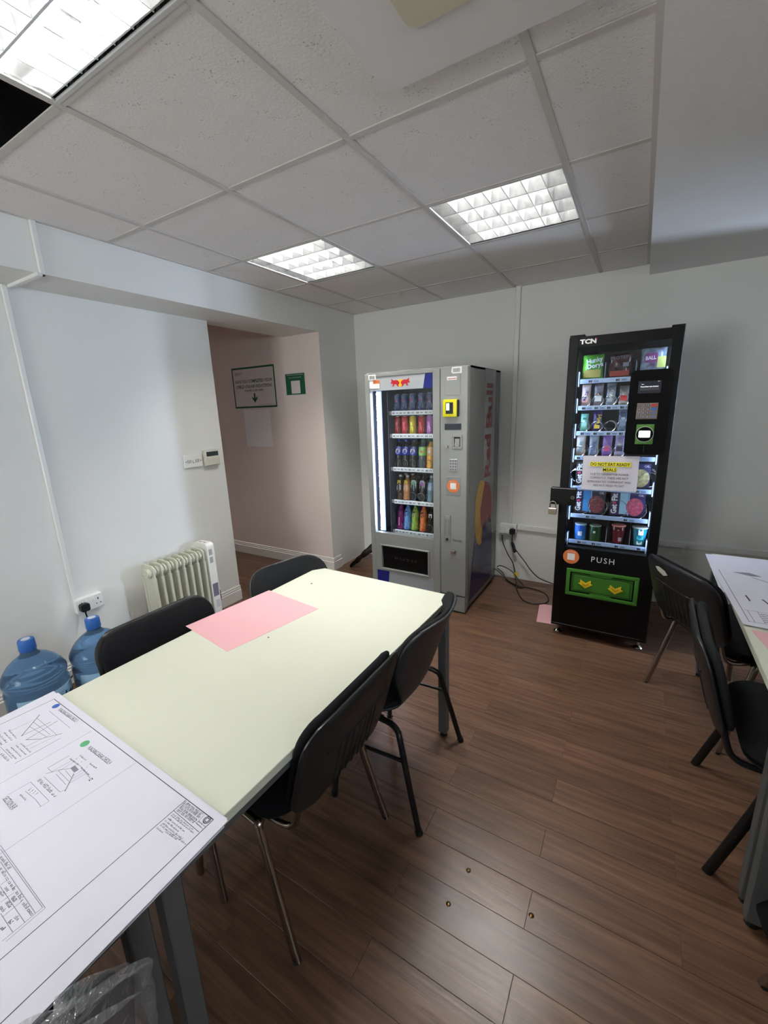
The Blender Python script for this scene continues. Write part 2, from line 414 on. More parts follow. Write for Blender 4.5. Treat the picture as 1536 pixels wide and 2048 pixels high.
# ---------------------------------------------------------------- luminaires
M_REFL = mat('louvre_aluminium', (220, 221, 222), .17, .93)
M_BLADE = mat('louvre_blade_white', (240, 241, 241), .28, .72)
M_HOUS = mat('lamp_housing_reflector', (206, 207, 208), .1, .95)
M_TUBE = mat('fluorescent_tube', (255, 255, 255), .5, emit=((252, 250, 245), TUBE))
TUBEM = [mat('fluorescent_tube_%d' % k, (255, 255, 255), .5, emit=((252, 250, 245), TUBE * f)) for k, f in enumerate((1.05, 1.2, 1.15))]   # strength set per lamp to balance light on walls and table
M_TCAP = mat('tube_end_cap', (170, 172, 175), .3, .8)
def wedge(b, x0, x1, yc, zb, zt, wb, wt):
    V = []
    for x in (x0, x1):
        for k in range(5):
            t = k / 4; wdt = wb + (wt - wb) * t ** 2; V.append((x, yc - wdt / 2, zb + (zt - zb) * t))
        for k in range(4, -1, -1):
            t = k / 4; wdt = wb + (wt - wb) * t ** 2; V.append((x, yc + wdt / 2, zb + (zt - zb) * t))
    F = [(i, (i + 1) % 10, 10 + (i + 1) % 10, 10 + i) for i in range(10)] + [tuple(range(10)), tuple(range(19, 9, -1))]
    b.add(V, F)
LUM = []
def luminaire(x0, y0, label, z=H, tubes=0):
    c = (x0 + .3, y0 + .3, z)
    o = thing('ceiling_light', label, 'ceiling light', c, 0, 'square louvred fluorescent ceiling lights')
    if LUM:
        for ch in LUM[0].children:
            k = ch.copy(); COL.objects.link(k); k.parent = o
            for gch in ch.children:
                q = gch.copy(); COL.objects.link(q); q.parent = k
            if ch.name.startswith('tube') and 'holder' not in ch.name:
                k.material_slots[0].link = 'OBJECT'; k.material_slots[0].material = TUBEM[tubes]
        LUM.append(o); return o
    LUM.append(o)
    a = .284
    f = MB()
    for s in (-1, 1):
        f.cbox(-.297, .297, s * a - (.0 if s > 0 else .012), s * a + (.012 if s > 0 else 0), -.004, .004, .001)
        f.cbox(s * a - (0 if s > 0 else .012), s * a + (.012 if s > 0 else 0), -a, a, -.004, .004, .001)
    mk('frame', f, mat('lamp_frame', (200, 200, 198), .4), o)
    h = MB()
    h.box(-a, a, -a - .002, -a, .0, .127); h.box(-a, a, a, a + .002, 0, .127); h.box(-a - .002, -a, -a, a, 0, .127); h.box(a, a + .002, -a, a, 0, .127)
    h.box(-a, a, -a, a, .125, .129)
    mk('housing', h, M_HOUS, o)
    rp = 2 * a / 4
    lb = MB(); wedge(lb, -a, a, 0, .001, .072, .006, .05)
    r0 = None
    for k in range(5):
        y = -a + rp * k
        if k in (0, 4):
            e = MB(); wedge(e, -a, a, 0, .001, .072, .004, .024); mk('side_reflector', e, M_REFL, o, 50, loc=(0, y + (.011 if k == 0 else -.011), 0))
        elif r0 is None: r0 = mk('reflector', lb, M_REFL, o, 50, loc=(0, y, 0))
        else: inst(r0, 'reflector', o, (0, y, 0))
    bp = 2 * a / 7
    cb = MB(); wedge(cb, -rp / 2 + .004, rp / 2 - .004, 0, .002, .05, .003, .015)
    cb.xf(lambda x, y, z_: (y, x, z_))
    b0 = None
    for k in range(4):
        for q in range(1, 7):
            lc = (-a + bp * q, -a + rp * (k + .5), 0)
            if b0 is None: b0 = mk('louvre_blade', cb, M_BLADE, o, 50, loc=lc)
            else: inst(b0, 'louvre_blade', o, lc)
    t0 = None
    for k in range(4):
        lc = (0, -a + rp * (k + .5), .092)
        if t0 is None:
            t0 = mk('tube', MB().cyl((-a + .03, 0, 0), (a - .03, 0, 0), .013, 10), TUBEM[tubes], o, 40, loc=lc)
        else: t0_ = inst(t0, 'tube', o, lc)
        for q0, q1 in ((-a + .005, -a + .03), (a - .03, a - .005)): mk('tube_holder', MB().cyl((q0, lc[1], .092), (q1, lc[1], .092), .0135, 10), M_TCAP, o)
    return o
luminaire(XS[2], YS[6], 'large bright ceiling light beside the missing ceiling tile, top left')
luminaire(XS[1], YS[3], 'ceiling light nearest the boxed beam over the corridor opening', H, 1)
luminaire(XS[3], YS[3], 'ceiling light nearest the lowered plaster ceiling on the right', H, 2)

luminaire(-3.6, -1.5, 'added ceiling light in the corridor, hidden by the beam', 2.3, 2)  # unseen lamp added to brighten the corridor wall
# air-conditioning cassette panel
ac = thing('air_conditioner', 'square white ceiling air conditioner panel with cream grille', 'air conditioner', (2.1, -2.72, H))
M_ACW = mat('ac_white', (224, 221, 218), .45)
b = MB(); b.prism(rrect(-.325, .325, -.325, .325, .03), 'xy', -.022, -.004)
mk('panel', b, M_ACW, ac, 30)
b = MB(); b.prism(rrect(-.18, .18, -.2, .17, .035), 'xy', -.028, -.0215)
mk('grille', b, mat('ac_cream', (205, 197, 172), .5), ac, 30)

# ---------------------------------------------------------------- trunking, sockets, wall plates
def trunk(name, label, boxes, base):
    b = MB()
    for q in boxes: b.cbox(*q, .003)
    return origin_to(tag(mk(name, b, M_PVC), label, 'trunking'), base)
t = .016
trunk('cable_trunking', 'white mini trunking down the left wall to the double socket', [(-.33, -.33 + t, -2.64, -2.615, .5, 2.205)], (-.33, -2.627, .5))
trunk('cable_trunking', 'white mini trunking running down the front of the boxed beam', [(0, t, -2.60, -2.575, 2.2, H)], (0, -2.59, 2.2))
trunk('cable_trunking', 'white mini trunking across the underside of the boxed beam', [(-.33, .016, -2.615, -2.59, 2.19, 2.205)], (-.16, -2.6, 2.19))
trunk('cable_trunking', 'tall white trunking down the back wall between the machines', [(1.547, 1.583, -.02, 0, .515, H)], (1.565, 0, .515))
trunk('cable_trunking', 'horizontal white trunking along the back wall behind the black machine', [(1.634, 4.4, -.024, 0, .462, .508)], (3, 0, .462))
for c_, b_ in (((.004, -2.588, 2.196), (.02, .016, .006)), ((-.318, -2.627, 2.186), (.004, .016, .006))):
    tag(mk('trunking_gap', MB().cbox(-b_[0] / 2, b_[0] / 2, -b_[1] / 2, b_[1] / 2, -b_[2] / 2, b_[2] / 2, .001), M_CABLE, None, loc=c_), 'dark open end of the trunking ' + ('at the beam edge' if c_[0] > 0 else 'under the beam at the wall'), 'cable')
M_SOCK = mat('socket_white', (236, 236, 232), .3); M_SLOT = mat('socket_slot', (40, 40, 42), .5)
def socket(label, loc, rz, plugs):
    o = thing('double_socket', label, 'socket', loc, rz)   # local: faces -y, x width
    mk('back_box', MB().cbox(-.072, .072, -.032, 0, -.044, .044, .002), M_SOCK, o)
    mk('face_plate', MB().cbox(-.074, .074, -.041, -.032, -.044, .044, .003), M_SOCK, o)
    for s in (-1, 1):
        mk('switch', MB().cbox(s * .02 - .006, s * .02 + .006, -.0445, -.040, .012, .03, .001), M_SOCK, o)
        b = MB()
        b.box(s * .045 - .003, s * .045 + .003, -.0416, -.0405, .008, .02)
        for q in (-1, 1): b.box(s * .045 + q * .011 - .0035, s * .045 + q * .011 + .0035, -.0416, -.0405, -.018, -.013)
        mk('pin_slots', b, M_SLOT, o)
    return o
socket('white double socket low on the left wall above the water bottles', (-.33, -2.565, .455), R(90), [0])
socket('white double socket on the back wall between the vending machines', (1.557, 0, .465), 0, [0, 1])
def plug(label, loc, rz, m, cable):
    o = thing('mains_plug', label, 'plug', loc, rz)
    b = MB(); b.prism(rrect(-.024, .024, -.026, .022, .012), 'xz', -.03, 0)
    mk('plug_body', b, m, o, 40)
    b = MB(); b.cyl((0, -.014, -.024), (0, -.014, -.05), .006, 8, .004)
    mk('strain_relief', b, M_CABLE if m is M_BLACK else m, o, 40)
    mk('cable', MB().tube(smooth_path(cable, 6), .0042, 7), M_CABLE, o, 60)
    return o
plug('black plug and cable in the left wall socket', (-.33 + .0415, -2.605, .45), R(90), M_BLACK,
     [(0, -.014, -.045), (.0, -.025, -.1), (-.02, -.04, -.18), (-.06, -.05, -.26), (-.12, -.06, -.33), (-.2, -.05, -.4), (-.32, -.03, -.445)])
plug('black plug with inline connector feeding the black machine', (1.602, -.0415, .455), 0, M_BLACK,
     [(0, -.014, -.045), (.0, -.016, -.08), (.006, -.016, -.115), (.035, -.014, -.165), (.07, -.012, -.21), (.12, -.012, -.27), (.17, -.02, -.33), (.24, -.03, -.385), (.34, -.02, -.42), (.46, 0, -.445)])
pl = [c for c in COL.objects if c.name.startswith('mains_plug')][-1]
mk('inline_connector', MB().tube([(.0, -.016, -.095), (.008, -.016, -.115), (.03, -.015, -.19), (.04, -.014, -.17)], [.006, .014, .014, .006], 8), M_BLACK, pl, 40)
plug('white plug with black cable looping across the floor', (1.512, -.0415, .46), 0, M_PVC,
     [(0, -.014, -.045), (.012, -.016, -.12), (.055, -.012, -.22), (.1, .0, -.3), (.12, .01, -.4), (.13, .01, -.452), (.15, -.05, -.455), (.19, -.2, -.455), (.27, -.37, -.455), (.345, -.42, -.455), (.42, -.4, -.455), (.463, -.34, -.455), (.45, -.25, -.455), (.4, -.175, -.455), (.28, -.13, -.455), (.17, -.125, -.455), (.07, -.07, -.44), (-.02, -.03, -.39), (-.1, -.02, -.36)])
tagp = thing('cable_tag', 'small yellow tag on the machine cable', 'tag', (1.645, -.05, .055))
mk('tag', MB().cbox(-.018, .018, -.004, .004, -.02, .02, .004), mat('yellow_tag', (235, 200, 40), .5), tagp)
cb_ = tag(mk('spare_cable', MB().tube(smooth_path([(1.475, -.05, .1), (1.5, -.045, .115), (1.56, -.04, .1), (1.62, -.05, .07), (1.68, -.08, .02), (1.73, -.13, .0045), (1.745, -.18, .0045), (1.72, -.21, .0045), (1.66, -.17, .0045), (1.58, -.1, .006), (1.53, -.05, .05), (1.475, -.04, .085)], 6), .004, 7), M_CABLE, None, 60), 'thin black cable looped behind the silver machine', 'cable')

# thermostat and blanking plate on the left wall
o = thing('blank_plate', 'white double blanking plate with stamped lettering beside the thermostat', 'wall plate', (-.33, -1.716, 1.21), R(90))
mk('plate', MB().cbox(-.076, .076, -.012, 0, -.046, .046, .004), M_SOCK, o)
b = MB()
for k in range(3): b.box(-.05 + k * .012, -.044 + k * .012, -.0126, -.0118, -.012, .012)
b.box(-.008, -.003, -.0126, -.0118, -.014, .008); b.box(-.003, .008, -.0126, -.0118, -.014, -.009)
for k in range(3): b.box(.016 + k * .012, .022 + k * .012, -.0126, -.0118, -.012, .012)
mk('stamped_marks', b, mat('grey_print', (150, 150, 150), .6), o)
for s in (-1, 1): mk('screw', MB().cyl((s * .061, -.0135, 0), (s * .061, -.011, 0), .004, 10), mat('steel', (120, 120, 122), .35, 1), o)
o = thing('thermostat', 'cream wall thermostat with dark display beside the corridor opening', 'thermostat', (-.33, -1.562, 1.22), R(90))
mk('body', MB().cbox(-.066, .066, -.028, 0, -.06, .06, .006, 2), mat('thermostat_cream', (214, 211, 198), .45), o, 40)
mk('display', MB().cbox(-.05, .054, -.0295, -.027, .012, .046, .001), mat('thermostat_display', (58, 68, 70), .25), o)
mk('flap', MB().cbox(-.06, .06, -.0305, -.027, -.055, .004, .002), mat('thermostat_cream', (214, 211, 198), .45), o)

# ================================================================== tables
M_TOP = mat('cream_laminate', (207, 209, 193), .5, spec=.3, noise=(3, (205, 207, 190), .6))
M_EDGE = mat('white_edge', (228, 226, 214), .5)
M_STEEL = mat('grey_painted_steel', (100, 102, 103), .42, .3)
TBL = []
TL, TW, TH = 1.355, .77, .72
def table(loc, rz, label):
    o = thing('table', label, 'table', loc, rz, 'cream meeting tables')
    if TBL:
        for ch in TBL[0].children:
            k = ch.copy(); COL.objects.link(k); k.parent = o
            for gch in ch.children:
                q = gch.copy(); COL.objects.link(q); q.parent = k
        return o
    TBL.append(o)
    a, l = TW / 2, TL / 2
    mk('tabletop', MB().cbox(-a, a, -l, l, TH - .025, TH, .0015), M_TOP, o)
    f = MB()
    for s in (-1, 1):
        f.cbox(s * (a - .03) - .012, s * (a - .03) + .012, -l + .02, l - .02, TH - .065, TH - .025, .002)
        f.cbox(-a + .03, a - .03, s * (l - .03) - .012, s * (l - .03) + .012, TH - .065, TH - .025, .002)
    mk('frame', f, M_STEEL, o)
    for sx in (-1, 1):
        for sy in (-1, 1):
            x, y = sx * (a - .028), sy * (l - .028)
            lg = mk('leg', MB().cbox(x - .02, x + .02, y - .02, y + .02, .02, TH - .025, .003), M_STEEL, o)
            mk('foot', MB().cyl((x, y, 0), (x, y, .022), .018, 10, .014), M_BLACK, lg)
    return o
RZ = R(-1.3)
def lt(u, v):            # a point on the left tables: u across, v along from the far end
    return (1.446 - u * 0 + u * math.cos(RZ) - v * math.sin(RZ) * -1, -2.025 + u * math.sin(RZ) - v * math.cos(RZ))
def tloc(v): return (1.440 - .0227 * v, -2.022 - v, 0)
table(tloc(TL / 2), RZ, 'cream rectangular table with pink paper in the middle of the room')
table(tloc(TL * 1.5 + .008), RZ, 'cream table almost hidden under the large drawing at the lower left')
table((2.868 + TW / 2, -.93 - TL / 2, 0), 0, 'cream table on the right beside the black vending machine, covered in drawings')
table((2.87 + TW / 2, -.93 - TL * 1.5 - .01, 0), 0, 'nearer cream table at the right edge, its grey leg showing')
# small scuffs on the table
for x, y, r_ in ((1.166, -2.207, .005), (1.35, -2.673, .003)):
    tag(origin_to(mk('crumb', MB().lathe([(r_, 0), (r_ * .8, .0015), (r_ * .2, .002)], (x, y, TH), 8), mat('dark_crumb', (70, 68, 60), .6)), (x, y, TH)),
        'dark crumb near the far corner of the cream table' if r_ > .004 else 'tiny brown crumb beside the pink paper', 'crumb')

# ---------------------------------------------------------------- papers
M_PAPER = mat('white_paper', (210, 209, 221), .6)
M_PINK = mat('pink_paper', (222, 170, 176), .6)
M_INK = mat('black_ink', (38, 38, 48), .6)
M_INKG = mat('grey_ink', (125, 125, 140), .6)
def sheet(name, label, cat, corners, z, m, th=.0012, group=None):
    c = (sum(p[0] for p in corners) / 4, sum(p[1] for p in corners) / 4, z)
    b = MB(); b.prism([(p[0] - c[0], p[1] - c[1]) for p in corners], 'xy', 0, th)
    return tag(mk(name, b, m, None, loc=c), label, cat, group)
sheet('pink_paper', 'pink sheet of paper lying on the cream table', 'paper', [(.976 + .01, -2.765), (1.29, -2.812), (1.371, -2.404), (1.035, -2.36)], TH + .0003, M_PINK, .0005)
sheet('pink_paper', 'pink sheet of paper lying on the floor beside the black vending machine', 'paper', [(1.962, -.735), (2.25, -.70), (2.21, -.40), (1.925, -.43)], .0004, M_PINK, .0005)
def ribbon(b, pts, w, z):
    for (x0, y0), (x1, y1) in zip(pts[:-1], pts[1:]):
        d = Vector((x1 - x0, y1 - y0)); 
        if d.length < 1e-6: continue
        n = Vector((-d.y, d.x)).normalized() * w / 2
        b.quad((x0 + n.x, y0 + n.y, z), (x0 - n.x, y0 - n.y, z), (x1 - n.x, y1 - n.y, z), (x1 + n.x, y1 + n.y, z))
# stack of A1 drawings over the left tables
zt = TH + .0004
for k, (dx, dy) in enumerate(((.004, -.012), (-.003, .002), (.006, -.004))):
    z = zt + k * .0018
    cs = [(.993 + dx, -3.822 + dy), (1.822 + dx, -3.838 + dy), (1.816 + dx, -3.243 + dy), (.99 + dx, -3.222 + dy)]
    if k < 2: sheet('drawing_sheet', ('lowest' if k == 0 else 'middle') + ' white sheet in the stack of drawings on the left table', 'drawing', cs, z, M_PAPER, .0014, 'stacked construction drawings')
dz_ = zt + 2 * .0018
dw = thing('construction_drawing', 'large white drawing with blue and green dots, top of the stack at lower left', 'drawing', (1.4, -3.53, dz_), 0, 'stacked construction drawings')
b = MB(); b.prism([(x - 1.4, y + 3.53) for x, y in [(.997, -3.824), (1.826, -3.84), (1.818, -3.2445), (1.012, -3.2175)]], 'xy', 0, .0012)
mk('sheet', b, M_PAPER, dw)
LINES = []
LINES=[(0.0016,[(1.037,-3.238),(1.79,-3.258),(1.789,-3.332),(1.784,-3.604)]),
(0.0016,[(1.037,-3.238),(1.027,-3.362)]),
(0.0014,[(1.698,-3.257),(1.696,-3.384),(1.693,-3.575)]),
(0.0004,[(1.284,-3.251),(1.276,-3.442)]),
(0.0004,[(1.498,-3.254),(1.483,-3.508)]),
(0.0016,[(1.079,-3.29),(1.135,-3.353)]),
(0.0012,[(1.143,-3.289),(1.134,-3.353)]),
(0.0012,[(1.155,-3.278),(1.163,-3.352)]),
(0.0012,[(1.223,-3.295),(1.211,-3.308),(1.193,-3.333),(1.161,-3.353)]),
(0.001,[(1.238,-3.305),(1.237,-3.335),(1.236,-3.369),(1.233,-3.4)]),
(0.0007,[(1.085,-3.27),(1.218,-3.274)]),
(0.0007,[(1.089,-3.307),(1.085,-3.358)]),
(0.0007,[(1.09,-3.301),(1.213,-3.304)]),
(0.0006,[(1.097,-3.313),(1.201,-3.312)]),
(0.0006,[(1.112,-3.326),(1.196,-3.321)]),
(0.0006,[(1.199,-3.315),(1.19,-3.365)]),
(0.0006,[(1.218,-3.304),(1.209,-3.361)]),
(0.0007,[(1.133,-3.396),(1.209,-3.397)]),
(0.0035,[(1.077,-3.359),(1.133,-3.362)]),
(0.0035,[(1.075,-3.369),(1.131,-3.371)]),
(0.0035,[(1.073,-3.379),(1.129,-3.381)]),
(0.0035,[(1.072,-3.389),(1.127,-3.39)]),
(0.003,[(1.165,-3.364),(1.227,-3.365)]),
(0.003,[(1.162,-3.373),(1.224,-3.374)]),
(0.003,[(1.159,-3.382),(1.221,-3.383)]),
(0.003,[(1.156,-3.391),(1.218,-3.392)]),
(0.004,[(1.163,-3.404),(1.211,-3.404)]),
(0.0006,[(1.108,-3.254),(1.206,-3.256)]),
(0.0006,[(1.344,-3.286),(1.441,-3.289)]),
(0.001,[(1.323,-3.367),(1.326,-3.322)]),
(0.001,[(1.338,-3.377),(1.354,-3.356),(1.375,-3.339),(1.373,-3.328)]),
(0.0014,[(1.398,-3.343),(1.435,-3.378)]),
(0.0008,[(1.338,-3.325),(1.394,-3.325),(1.452,-3.332)]),
(0.0007,[(1.346,-3.383),(1.427,-3.384)]),
(0.0007,[(1.324,-3.367),(1.348,-3.367)]),
(0.0007,[(1.432,-3.375),(1.427,-3.384)]),
(0.0006,[(1.344,-3.366),(1.349,-3.326)]),
(0.0006,[(1.357,-3.362),(1.359,-3.323)]),
(0.0006,[(1.358,-3.358),(1.412,-3.36)]),
(0.0006,[(1.362,-3.365),(1.417,-3.368)]),
(0.0006,[(1.369,-3.349),(1.404,-3.352)]),
(0.0006,[(1.404,-3.347),(1.405,-3.328)]),
(0.0006,[(1.411,-3.353),(1.415,-3.328)]),
(0.0006,[(1.419,-3.362),(1.424,-3.328)]),
(0.003,[(1.395,-3.326),(1.438,-3.327)]),
(0.003,[(1.35,-3.308),(1.38,-3.309)]),
(0.003,[(1.4,-3.309),(1.43,-3.309)]),
(0.003,[(1.339,-3.326),(1.377,-3.325)]),
(0.0007,[(1.351,-3.315),(1.355,-3.32)]),
(0.0007,[(1.375,-3.315),(1.377,-3.319)]),
(0.0007,[(1.403,-3.316),(1.408,-3.321)]),
(0.012,[(1.373,-3.335),(1.396,-3.337)]),
(0.005,[(1.452,-3.336),(1.453,-3.33)]),
(0.0008,[(1.33,-3.445),(1.334,-3.405),(1.432,-3.407),(1.431,-3.425)]),
(0.0025,[(1.355,-3.41),(1.358,-3.418)]),
(0.0025,[(1.365,-3.41),(1.368,-3.418)]),
(0.0025,[(1.374,-3.409),(1.377,-3.417)]),
(0.0025,[(1.384,-3.409),(1.386,-3.417)]),
(0.0008,[(1.354,-3.422),(1.399,-3.42),(1.432,-3.422)]),
(0.003,[(1.354,-3.431),(1.383,-3.431)]),
(0.004,[(1.416,-3.395),(1.434,-3.394)]),
(0.0006,[(1.335,-3.456),(1.383,-3.458)]),
(0.001,[(1.697,-3.286),(1.787,-3.29)]),
(0.0008,[(1.764,-3.259),(1.766,-3.281),(1.79,-3.282)]),
(0.0006,[(1.783,-3.281),(1.744,-3.279)]),
(0.0032,[(1.699,-3.26),(1.759,-3.26)]),
(0.0032,[(1.7,-3.263),(1.759,-3.263)]),
(0.0032,[(1.701,-3.266),(1.76,-3.266)]),
(0.0032,[(1.701,-3.269),(1.76,-3.269)]),
(0.0032,[(1.702,-3.272),(1.761,-3.274)]),
(0.0032,[(1.702,-3.275),(1.761,-3.276)]),
(0.0032,[(1.703,-3.279),(1.76,-3.279)]),
(0.0032,[(1.703,-3.282),(1.76,-3.282)]),
(0.0028,[(1.703,-3.291),(1.771,-3.292)]),
(0.0028,[(1.703,-3.295),(1.78,-3.296)]),
(0.0028,[(1.704,-3.302),(1.759,-3.303)]),
(0.0028,[(1.703,-3.308),(1.748,-3.309)]),
(0.0028,[(1.704,-3.314),(1.77,-3.315)]),
(0.0028,[(1.704,-3.319),(1.786,-3.318)]),
(0.0028,[(1.725,-3.322),(1.761,-3.321)]),
(0.0028,[(1.702,-3.326),(1.723,-3.326)]),
(0.0025,[(1.765,-3.275),(1.779,-3.276)]),
(0.0025,[(1.772,-3.275),(1.788,-3.276)]),
(0.0007,[(1.461,-3.501),(1.671,-3.507),(1.671,-3.561)]),
(0.0007,[(1.471,-3.504),(1.666,-3.509),(1.665,-3.564)]),
(0.0006,[(1.502,-3.514),(1.665,-3.519)]),
(0.0006,[(1.557,-3.532),(1.666,-3.534)]),
(0.0006,[(1.613,-3.549),(1.665,-3.55)]),
(0.0006,[(1.555,-3.521),(1.555,-3.531)]),
(0.0006,[(1.592,-3.524),(1.591,-3.542)]),
(0.0006,[(1.622,-3.523),(1.622,-3.55)]),
(0.0045,[(1.491,-3.509),(1.534,-3.51)]),
(0.0045,[(1.517,-3.518),(1.544,-3.519)]),
(0.0045,[(1.547,-3.519),(1.591,-3.521)]),
(0.0045,[(1.594,-3.52),(1.621,-3.521)]),
(0.0045,[(1.627,-3.522),(1.665,-3.522)]),
(0.0045,[(1.568,-3.527),(1.58,-3.527)]),
(0.0045,[(1.599,-3.528),(1.614,-3.528)]),
(0.0045,[(1.599,-3.536),(1.616,-3.536)]),
(0.0045,[(1.6,-3.544),(1.615,-3.544)]),
(0.0045,[(1.569,-3.535),(1.582,-3.534)]),
(0.0045,[(1.641,-3.538),(1.649,-3.537)]),
(0.0045,[(1.64,-3.546),(1.647,-3.545)]),
(0.0045,[(1.64,-3.556),(1.649,-3.555)])]
def extend(pts):
    (x0, y0), (x1, y1) = pts[-2:]
    k = (-3.8 - y0) / (y1 - y0) if abs(y1 - y0) > .02 else 1
    return pts[:-1] + [(x0 + (x1 - x0) * k, y0 + (y1 - y0) * k)]
LINES[:5] = [(wd, extend(p)) for wd, p in LINES[:5]]
rt = random.Random(11)
def letters(b, p, q, h, z):
    """a row of tiny unreadable print: strokes of height h from p to q"""
    d = Vector((q[0] - p[0], q[1] - p[1])); L = d.length; u = d / L; n = Vector((-u.y, u.x)); s_ = 0; c_ = 0; word = rt.randint(3, 8)
    while s_ < L:
        wd_ = h * rt.uniform(.16, .3); hh = h * rt.choice((.55, .62, .62, 1.0))
        a = Vector(p) + u * s_ - n * h * .5
        for e0, e1 in ((0, hh), ) if rt.random() < .6 else ((0, hh * .35), (hh * .65, hh)):
            c0 = a + n * e0; c1 = a + n * e1; c2 = c1 + u * wd_; c3 = c0 + u * wd_
            b.quad((c0.x, c0.y, z), (c3.x, c3.y, z), (c2.x, c2.y, z), (c1.x, c1.y, z))
        s_ += wd_ + h * rt.uniform(.16, .26); c_ += 1
        if c_ >= word: s_ += h * .45; c_ = 0; word = rt.randint(3, 8)
b = MB(); bl = MB(); bt = MB()
for wd, pts in LINES:
    if .0022 < wd < .01:
        letters(bt, (pts[0][0] - 1.4, pts[0][1] + 3.53), (pts[-1][0] - 1.4, pts[-1][1] + 3.53), wd * 1.25, .0014); continue
    ribbon(b if wd >= .001 and wd < .0022 else bl, [(x - 1.4, y + 3.53) for x, y in pts], max(wd, .0009) * (.8 if wd > .0022 else 1), .0014)
tag(mk('drawn_lines', b, M_INK, dw), kind='stuff'); tag(mk('fine_print', bt, M_INK, dw), kind='stuff'); tag(mk('fine_lines', bl, M_INKG, dw), kind='stuff')
def dxy(x, y): return (x - 1.4, y + 3.53, .0014)
text('heading', 'PUNCHING SHEAR CHECK 3', .0105, M_INK, dw, dxy(1.155, -3.2515), '+z', .103)
text('heading', 'PUNCHING SHEAR CHECK 4', .0105, M_INK, dw, dxy(1.392, -3.284), '+z', .103)
text('heading', 'SECTION B-B', .0105, M_INK, dw, dxy(1.359, -3.4515), '+z', .052)
text('note', '18 No. HSD Studs', .0085, M_INK, dw, dxy(1.376, -3.3925), '+z', .066)
flat('blue_dot', disc(0, 0, .0095, 20), '+z', mat('blue_ink', (62, 98, 178), .5), dw, dxy(1.079, -3.2505))
flat('green_dot', disc(0, 0, .0105, 20), '+z', mat('green_ink', (84, 160, 112), .5), dw, dxy(1.318, -3.283))
b = MB(); n = 24
for k in range(n):
    a0, a1 = 2 * PI * k / n, 2 * PI * (k + 1) / n
    for r0, r1 in ((.0062, .0082), (.0035, .0052)):
        b.quad((r0 * math.cos(a0), r0 * math.sin(a0), 0), (r1 * math.cos(a0), r1 * math.sin(a0), 0), (r1 * math.cos(a1), r1 * math.sin(a1), 0), (r0 * math.cos(a1), r0 * math.sin(a1), 0))
mk('ring_logo', b, M_INK, dw, loc=dxy(1.779, -3.265))
# drawings on the right table
def rsheet(label, corners, k):
    return sheet('drawing_sheet', label, 'drawing', corners, TH + .0004 + k * .0016, M_PAPER, .0012, 'drawings on the right table')
rsheet('white sheet sticking out farthest at the back of the right table', [(3.02, -1.60), (3.6, -1.62), (3.6, -.945), (3.02, -.945)], 0)
rsheet('white sheet showing its corner in the middle of the back edge of the right table', [(2.93, -1.64), (3.55, -1.64), (3.55, -.95), (2.93, -.95)], 1)
rsheet('white sheet with left border line at the far end of the right table', [(2.838, -1.5), (3.5, -1.5), (3.52, -.965), (2.838, -.962)], 2)
dr = thing('construction_drawing', 'white site plan drawing on top of the papers on the right table', 'drawing', (3.2, -1.5, TH + .0004 + 3 * .0016), 0, 'drawings on the right table')
b = MB(); b.prism([(2.866 - 3.2, -1.80 + 1.5), (3.58 - 3.2, -1.82 + 1.5), (3.58 - 3.2, -1.16 + 1.5), (2.836 - 3.2, -1.16 + 1.5)], 'xy', 0, .0012)
mk('sheet', b, M_PAPER, dr)
b = MB(); bl = MB()
def rl(wd, *pts): ribbon(b if wd >= .0015 else bl, [(x - 3.2, y + 1.5) for x, y in pts], wd, .0014)
rl(.002, (2.866, -1.2), (2.888, -1.77)); rl(.0015, (2.888, -1.66), (3.56, -1.68)); rl(.002, (2.888, -1.765), (3.56, -1.785))
rl(.0015, (2.9, -1.66), (2.905, -1.765)); rl(.0015, (2.93, -1.66), (2.935, -1.765)); rl(.0015, (2.985, -1.66), (2.99, -1.765)); rl(.0015, (3.04, -1.66), (3.045, -1.765))
for k in range(5): rl(.004, (2.935, -1.68 - .017 * k), (2.97 + .008 * (k % 2), -1.68 - .017 * k))
for k in range(4): rl(.004, (2.995, -1.685 - .02 * k), (3.03, -1.685 - .02 * k))
rl(.001, (2.88, -1.22), (3.56, -1.5)); rl(.001, (2.88, -1.25), (3.56, -1.53)); rl(.001, (2.95, -1.2), (3.56, -1.36))
rl(.006, (2.92, -1.5), (2.925, -1.56)); rl(.006, (2.97, -1.52), (2.985, -1.58)); rl(.004, (2.99, -1.52), (3.06, -1.53)); rl(.004, (2.98, -1.26), (3.03, -1.3)); rl(.004, (3.05, -1.28), (3.08, -1.31)); rl(.003, (3.1, -1.25), (3.16, -1.27))
tag(mk('drawn_lines', b, M_INK, dr), kind='stuff'); tag(mk('fine_lines', bl, M_INKG, dr), kind='stuff')
flat('grey_plan_block', [(0, 0), (.06, -.03), (.1, -.02), (.06, .015)], '+z', M_INKG, dr, (2.92 - 3.2, -1.215 + 1.5, .0014))
sheet('pink_paper', 'pink sheet of paper on the right table in front of the drawings', 'paper', [(2.93, -2.1), (3.22, -2.12), (3.24, -1.83), (2.885, -1.825)], TH + .0003, M_PINK, .0005)
sheet('white_paper', 'white sheet on the nearer right table at the picture edge', 'paper', [(2.875, -2.75), (3.3, -2.75), (3.3, -2.17), (2.862, -2.19)], TH + .0003, M_PAPER, .0012)

